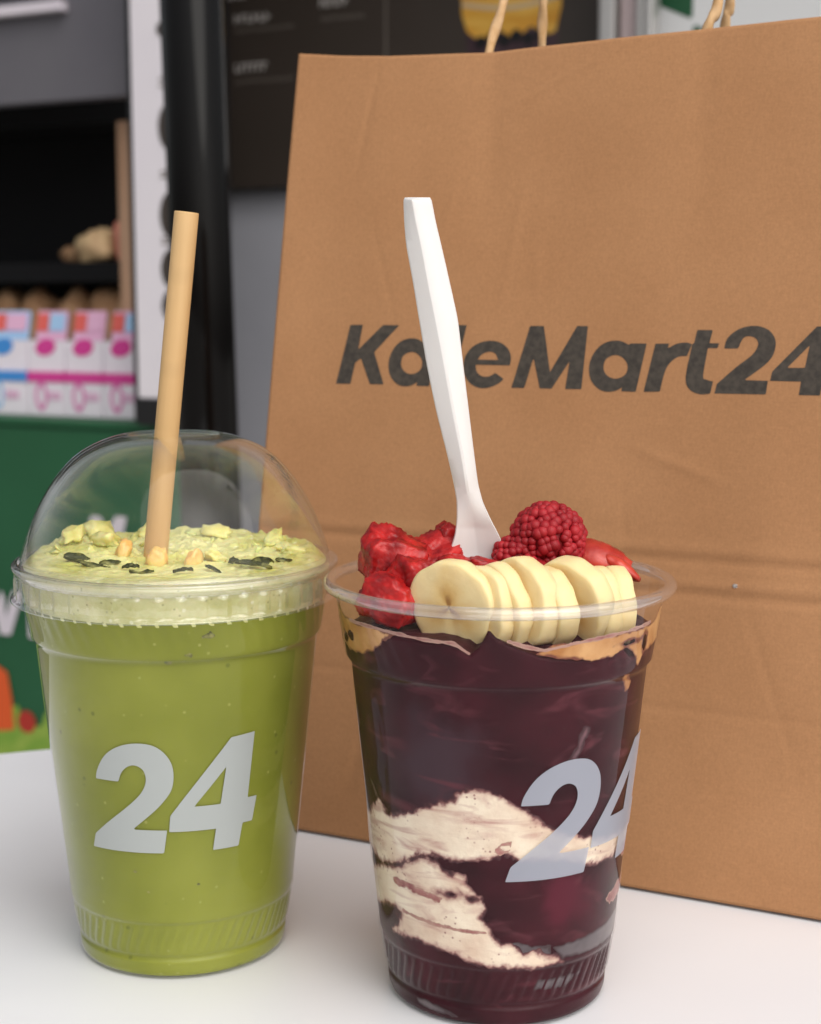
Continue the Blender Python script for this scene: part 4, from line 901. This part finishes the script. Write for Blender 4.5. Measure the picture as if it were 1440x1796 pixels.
for k in range(5):
    bl = k < 2
    carton(xs_[k], xs_[k+1], S['blue'] if bl else S['pink'], S['blue'] if bl else S['pink'], LABS[k], k % 2 == 0)

# dark shelf unit with baked goods
sh = sroot('display_shelf', label='dark display shelf holding baked goods behind the counter', cat='shelf')
sbox('back_board', S['dark'], sh, -1.30, -0.03, 0.30, 0.32, 0.056, 0.95, 0.0)
sbox('base', S['dark'], sh, -1.30, -0.03, 0.205, 0.32, GZ, 0.0548, 0.0)
sbox('shelf_board', S['dark'], sh, -1.28, -0.03, 0.14, 0.299, 0.222, 0.250)
sbox('shelf_board', S['dark'], sh, -1.28, -0.03, 0.14, 0.299, 0.055, 0.085)
sbox('upper_box', S['dark'], sh, -1.30, -0.03, 0.15, 0.299, 0.44, 0.62, 0.0)
sbox('post', S['wood'], sh, -0.046, -0.016, 0.075, 0.100, 0.042, 0.43)
def loaf(name, x, y, z, a, b, c, seed, m, lab):
    v, f = chunk(a, b, c, seed, 0.28, 3)
    cs, sn = math.cos(SA), math.sin(SA)
    obj(name, v, f, m, loc=(SO[0]+cs*x-sn*y, SO[1]+sn*x+cs*y, z+c*0.8), rot=(0, 0, SA+seed), unit=1, label=lab, cat='pastry', group='baked goods on the dark shelf')
for k, x in enumerate((-0.34, -0.275, -0.21, -0.15, -0.10)):
    loaf('bread_roll', x, 0.19, 0.086, 0.040, 0.036, 0.072, k+3, S['bread'], 'brown bread roll on the lower shelf behind the cartons')
loaf('pastry', -0.165, 0.185, 0.250, 0.033, 0.030, 0.026, 11, S['bread2'], 'pale filled pastry on the upper shelf')
loaf('pastry', -0.118, 0.190, 0.250, 0.022, 0.024, 0.036, 13, S['tomato'], 'pink topped pastry on the upper shelf by the wooden post')
loaf('pastry', -0.215, 0.200, 0.250, 0.026, 0.026, 0.014, 15, S['bread'], 'flat dark pastry on the upper shelf')

# kiosk: fascia, black post, back wall, added roof out of view
kio = sroot('kiosk', label='dark shop kiosk with a grey fascia above the counter', cat='kiosk')
v, f = box(-1.30, 0.0, 0.0, 0.03, 0.0, 0.19, 0.003)
sbox('fascia', S['fascia'], kio, -1.30, 0.028, 0.020, 0.045, 0.452, 0.585, 0.003)
sbox('fascia_rail', S['lav'], kio, -1.30, -0.075, 0.004, 0.020, 0.562, 0.575, 0.002)
sbox('corner_post', S['black'], kio, 0.029, 0.058, 0.0, 0.04, 0.042, 1.0)
sbox('back_wall', S['dark'], kio, -1.6, 1.4, 0.92, 0.96, GZ, 1.6, 0.0)
sbox('shade_roof', S['dark'], kio, -1.6, 1.3, 0.081, 0.919, 1.10, 1.14, 0.0)  # unseen overhead slab, added to darken the interior
sbox('upper_wall', S['dark'], kio, -1.6, 0.028, 0.05, 0.08, 0.586, 1.14, 0.0)

# white upright sign between post and pole
us = sroot('upright_sign', label='tall white upright sign with dark printed curves behind the black pole', cat='sign')
upan = sbox('panel', S['white'], us, 0.0585, 0.150, -0.030, -0.020, 0.075, 1.0)
sbox('foot', S['black'], us, 0.059, 0.149, -0.034, 0.03, 0.0412, 0.0745)
for zc, r_ in ((0.405, 0.030), (0.30, 0.030), (0.235, 0.026), (0.52, 0.012), (0.19, 0.022)):
    sflat('printed_curve', S['brown'], upan, [[(0.118+0.020*math.cos(a), zc+r_*math.sin(a)) for a in np.linspace(0, 6.28, 26)[:-1]]], -0.0308, 0.004)
for zc in (0.46, 0.452, 0.35, 0.344, 0.27, 0.264):
    sflat('printed_line', S['txt2'], upan, [[(0.100, zc), (0.112, zc), (0.112, zc+0.003), (0.100, zc+0.003)]], -0.0308, 0.0015)

# glossy black pole
pole = empty('pole', (-0.1395, 1.2, GZ), label='glossy black metal pole standing beside the white upright sign', cat='pole')
v, f = lathe([(0.0, 0.05), (0.012, 0.05), (0.014, 0.024)] + [(z, 0.0238) for z in np.linspace(0.02, 2.545, 12)] + [(2.545, 0.001)], 64)
po = obj('pole_shaft', v, f, mat('gloss_black_paint', (0.003, 0.0025, 0.0025), 0.06, 0.25), pole, unit=1, rot=(0, R(-1.2), 0))

# menu board on the wall
mb = sroot('menu_board', 0, 0, 0.37, label='dark brown menu board with pale headings and a drink picture', cat='menu board')
YB = 0.462
brd = sbox('board', S['brown'], mb, -0.30, 0.495, YB, YB+0.03, 0.370, 1.05, 0.002, oz=0.37)
sbox('seam', S['txt2'], mb, 0.1495, 0.1520, YB-0.001, YB-0.0002, 0.40, 1.05, 0.0, oz=0.37)
def words(x0, x1, z, h, m, n, seed):
    rd = random.Random(seed); step = (x1-x0)/n
    parts = []
    for i in range(n):
        a = x0+i*step; k = rd.choice((0, 1, 2))
        parts.append(box(a, a+step*0.26, YB-0.0014, YB-0.0004, z-0.37, z-0.37+h))
        parts.append(box(a+step*0.30, a+step*0.78, YB-0.0014, YB-0.0004, z-0.37+h*(0, .4, .74)[k], z-0.37+h*((0, .4, .74)[k]+0.26)))
    v, f = merge(*parts); return obj('printed_heading' if m is S['txt'] else 'printed_small_text', v, f, m, brd, unit=1, smooth=False)
for x0, x1, z in ((-0.112, -0.046, 0.618), (-0.112, -0.052, 0.545), (0.040, 0.088, 0.630), (-0.125, -0.09, 0.655)):
    words(x0, x1, z, 0.013, S['txt'], 6, int(z*1000))
for x0, x1, z in ((-0.112, -0.004, 0.604), (-0.112, -0.004, 0.528), (0.042, 0.116, 0.610)):
    words(x0, x1, z, 0.0055, S['txt2'], 16, int(z*900))
PY = YB-0.0012
pb = [[(0.268, 0.70), (0.430, 0.70), (0.420, 0.540), (0.400, 0.500), (0.300, 0.500), (0.284, 0.540)]]
sflat('pictured_cup', S['purple'], brd, pb, PY, 0.006, oz=0.37)
scal = [(0.270, 0.70), (0.429, 0.70), (0.426, 0.600)] + [(x, 0.578 - 0.014*abs(math.sin((x-0.28)*62))) for x in np.linspace(0.418, 0.282, 40)] + [(0.274, 0.600)]
sflat('pictured_drink', S['yellow'], brd, [scal], PY-0.0006, 0.003, oz=0.37)
sflat('pictured_foam_line', S['cuprim'], brd, [[(0.274+0.150*k/20, 0.618-0.010*math.sin(math.pi*k/20)) for k in range(21)] + [(0.424-0.150*k/20, 0.611-0.010*math.sin(math.pi*k/20)) for k in range(21)]], PY-0.0011, 0.003, oz=0.37)
for k in range(6):
    cx = 0.305+0.018*k; sflat('pictured_pearl', S['black'], brd, [[(cx+0.009*math.cos(a), 0.560+0.005*(k % 2)+0.009*math.sin(a)) for a in np.linspace(0, 6.28, 12)[:-1]]], PY-0.0017, 0.003, oz=0.37)

# grey lower wall panel under the board
gw = sroot('wall_panel', label='plain blue-grey wall panel below the brown menu board', cat='wall')
sbox('panel', S['grey'], gw, -0.42, 0.50, YB+0.031, YB+0.06, GZ, 0.3698, 0.002)

# metal door frame and checkered white sign
fr = sroot('door_frame', label='silver metal door frame beside the brown menu board', cat='frame')
sbox('upright', S['alu'], fr, 0.512, 0.534, 0.375, 0.40, GZ, 1.05, 0.003)
sbox('upright', S['pinkalu'], fr, 0.538, 0.560, 0.385, 0.41, GZ, 1.05, 0.003)
sbox('upright', S['alu'], fr, 0.564, 0.574, 0.372, 0.40, GZ, 1.05, 0.003)
sbox('upright', S['alu'], fr, 0.577, 0.588, 0.366, 0.40, GZ, 1.05, 0.003)
cs_ = sroot('checkered_sign', 0, 0, 0.40, label='white panel with dark green checks above the paper bag', cat='sign')
cpan = sbox('panel', mat('bright_white_panel', (0.80, 0.81, 0.82), 0.5), cs_, 0.572, 1.05, 0.432, 0.450, 0.40, 1.05, 0.002, oz=0.40)
sflat('green_check', S['green'], cpan, [[(0.576, 0.66), (0.622, 0.66), (0.622, 0.562), (0.576, 0.583)]], 0.4312, 0.004, oz=0.40)
sflat('green_check', S['green'], cpan, [[(0.6225, 0.556), (0.640, 0.548), (0.640, 0.48), (0.6225, 0.48)]], 0.4312, 0.004, oz=0.40)
sbox('leg', S['alu'], cs_, 0.60, 0.62, 0.434, 0.448, GZ, 0.3995, 0.001, oz=0.40)
sbox('leg', S['alu'], cs_, 1.00, 1.02, 0.434, 0.448, GZ, 0.3995, 0.001, oz=0.40)
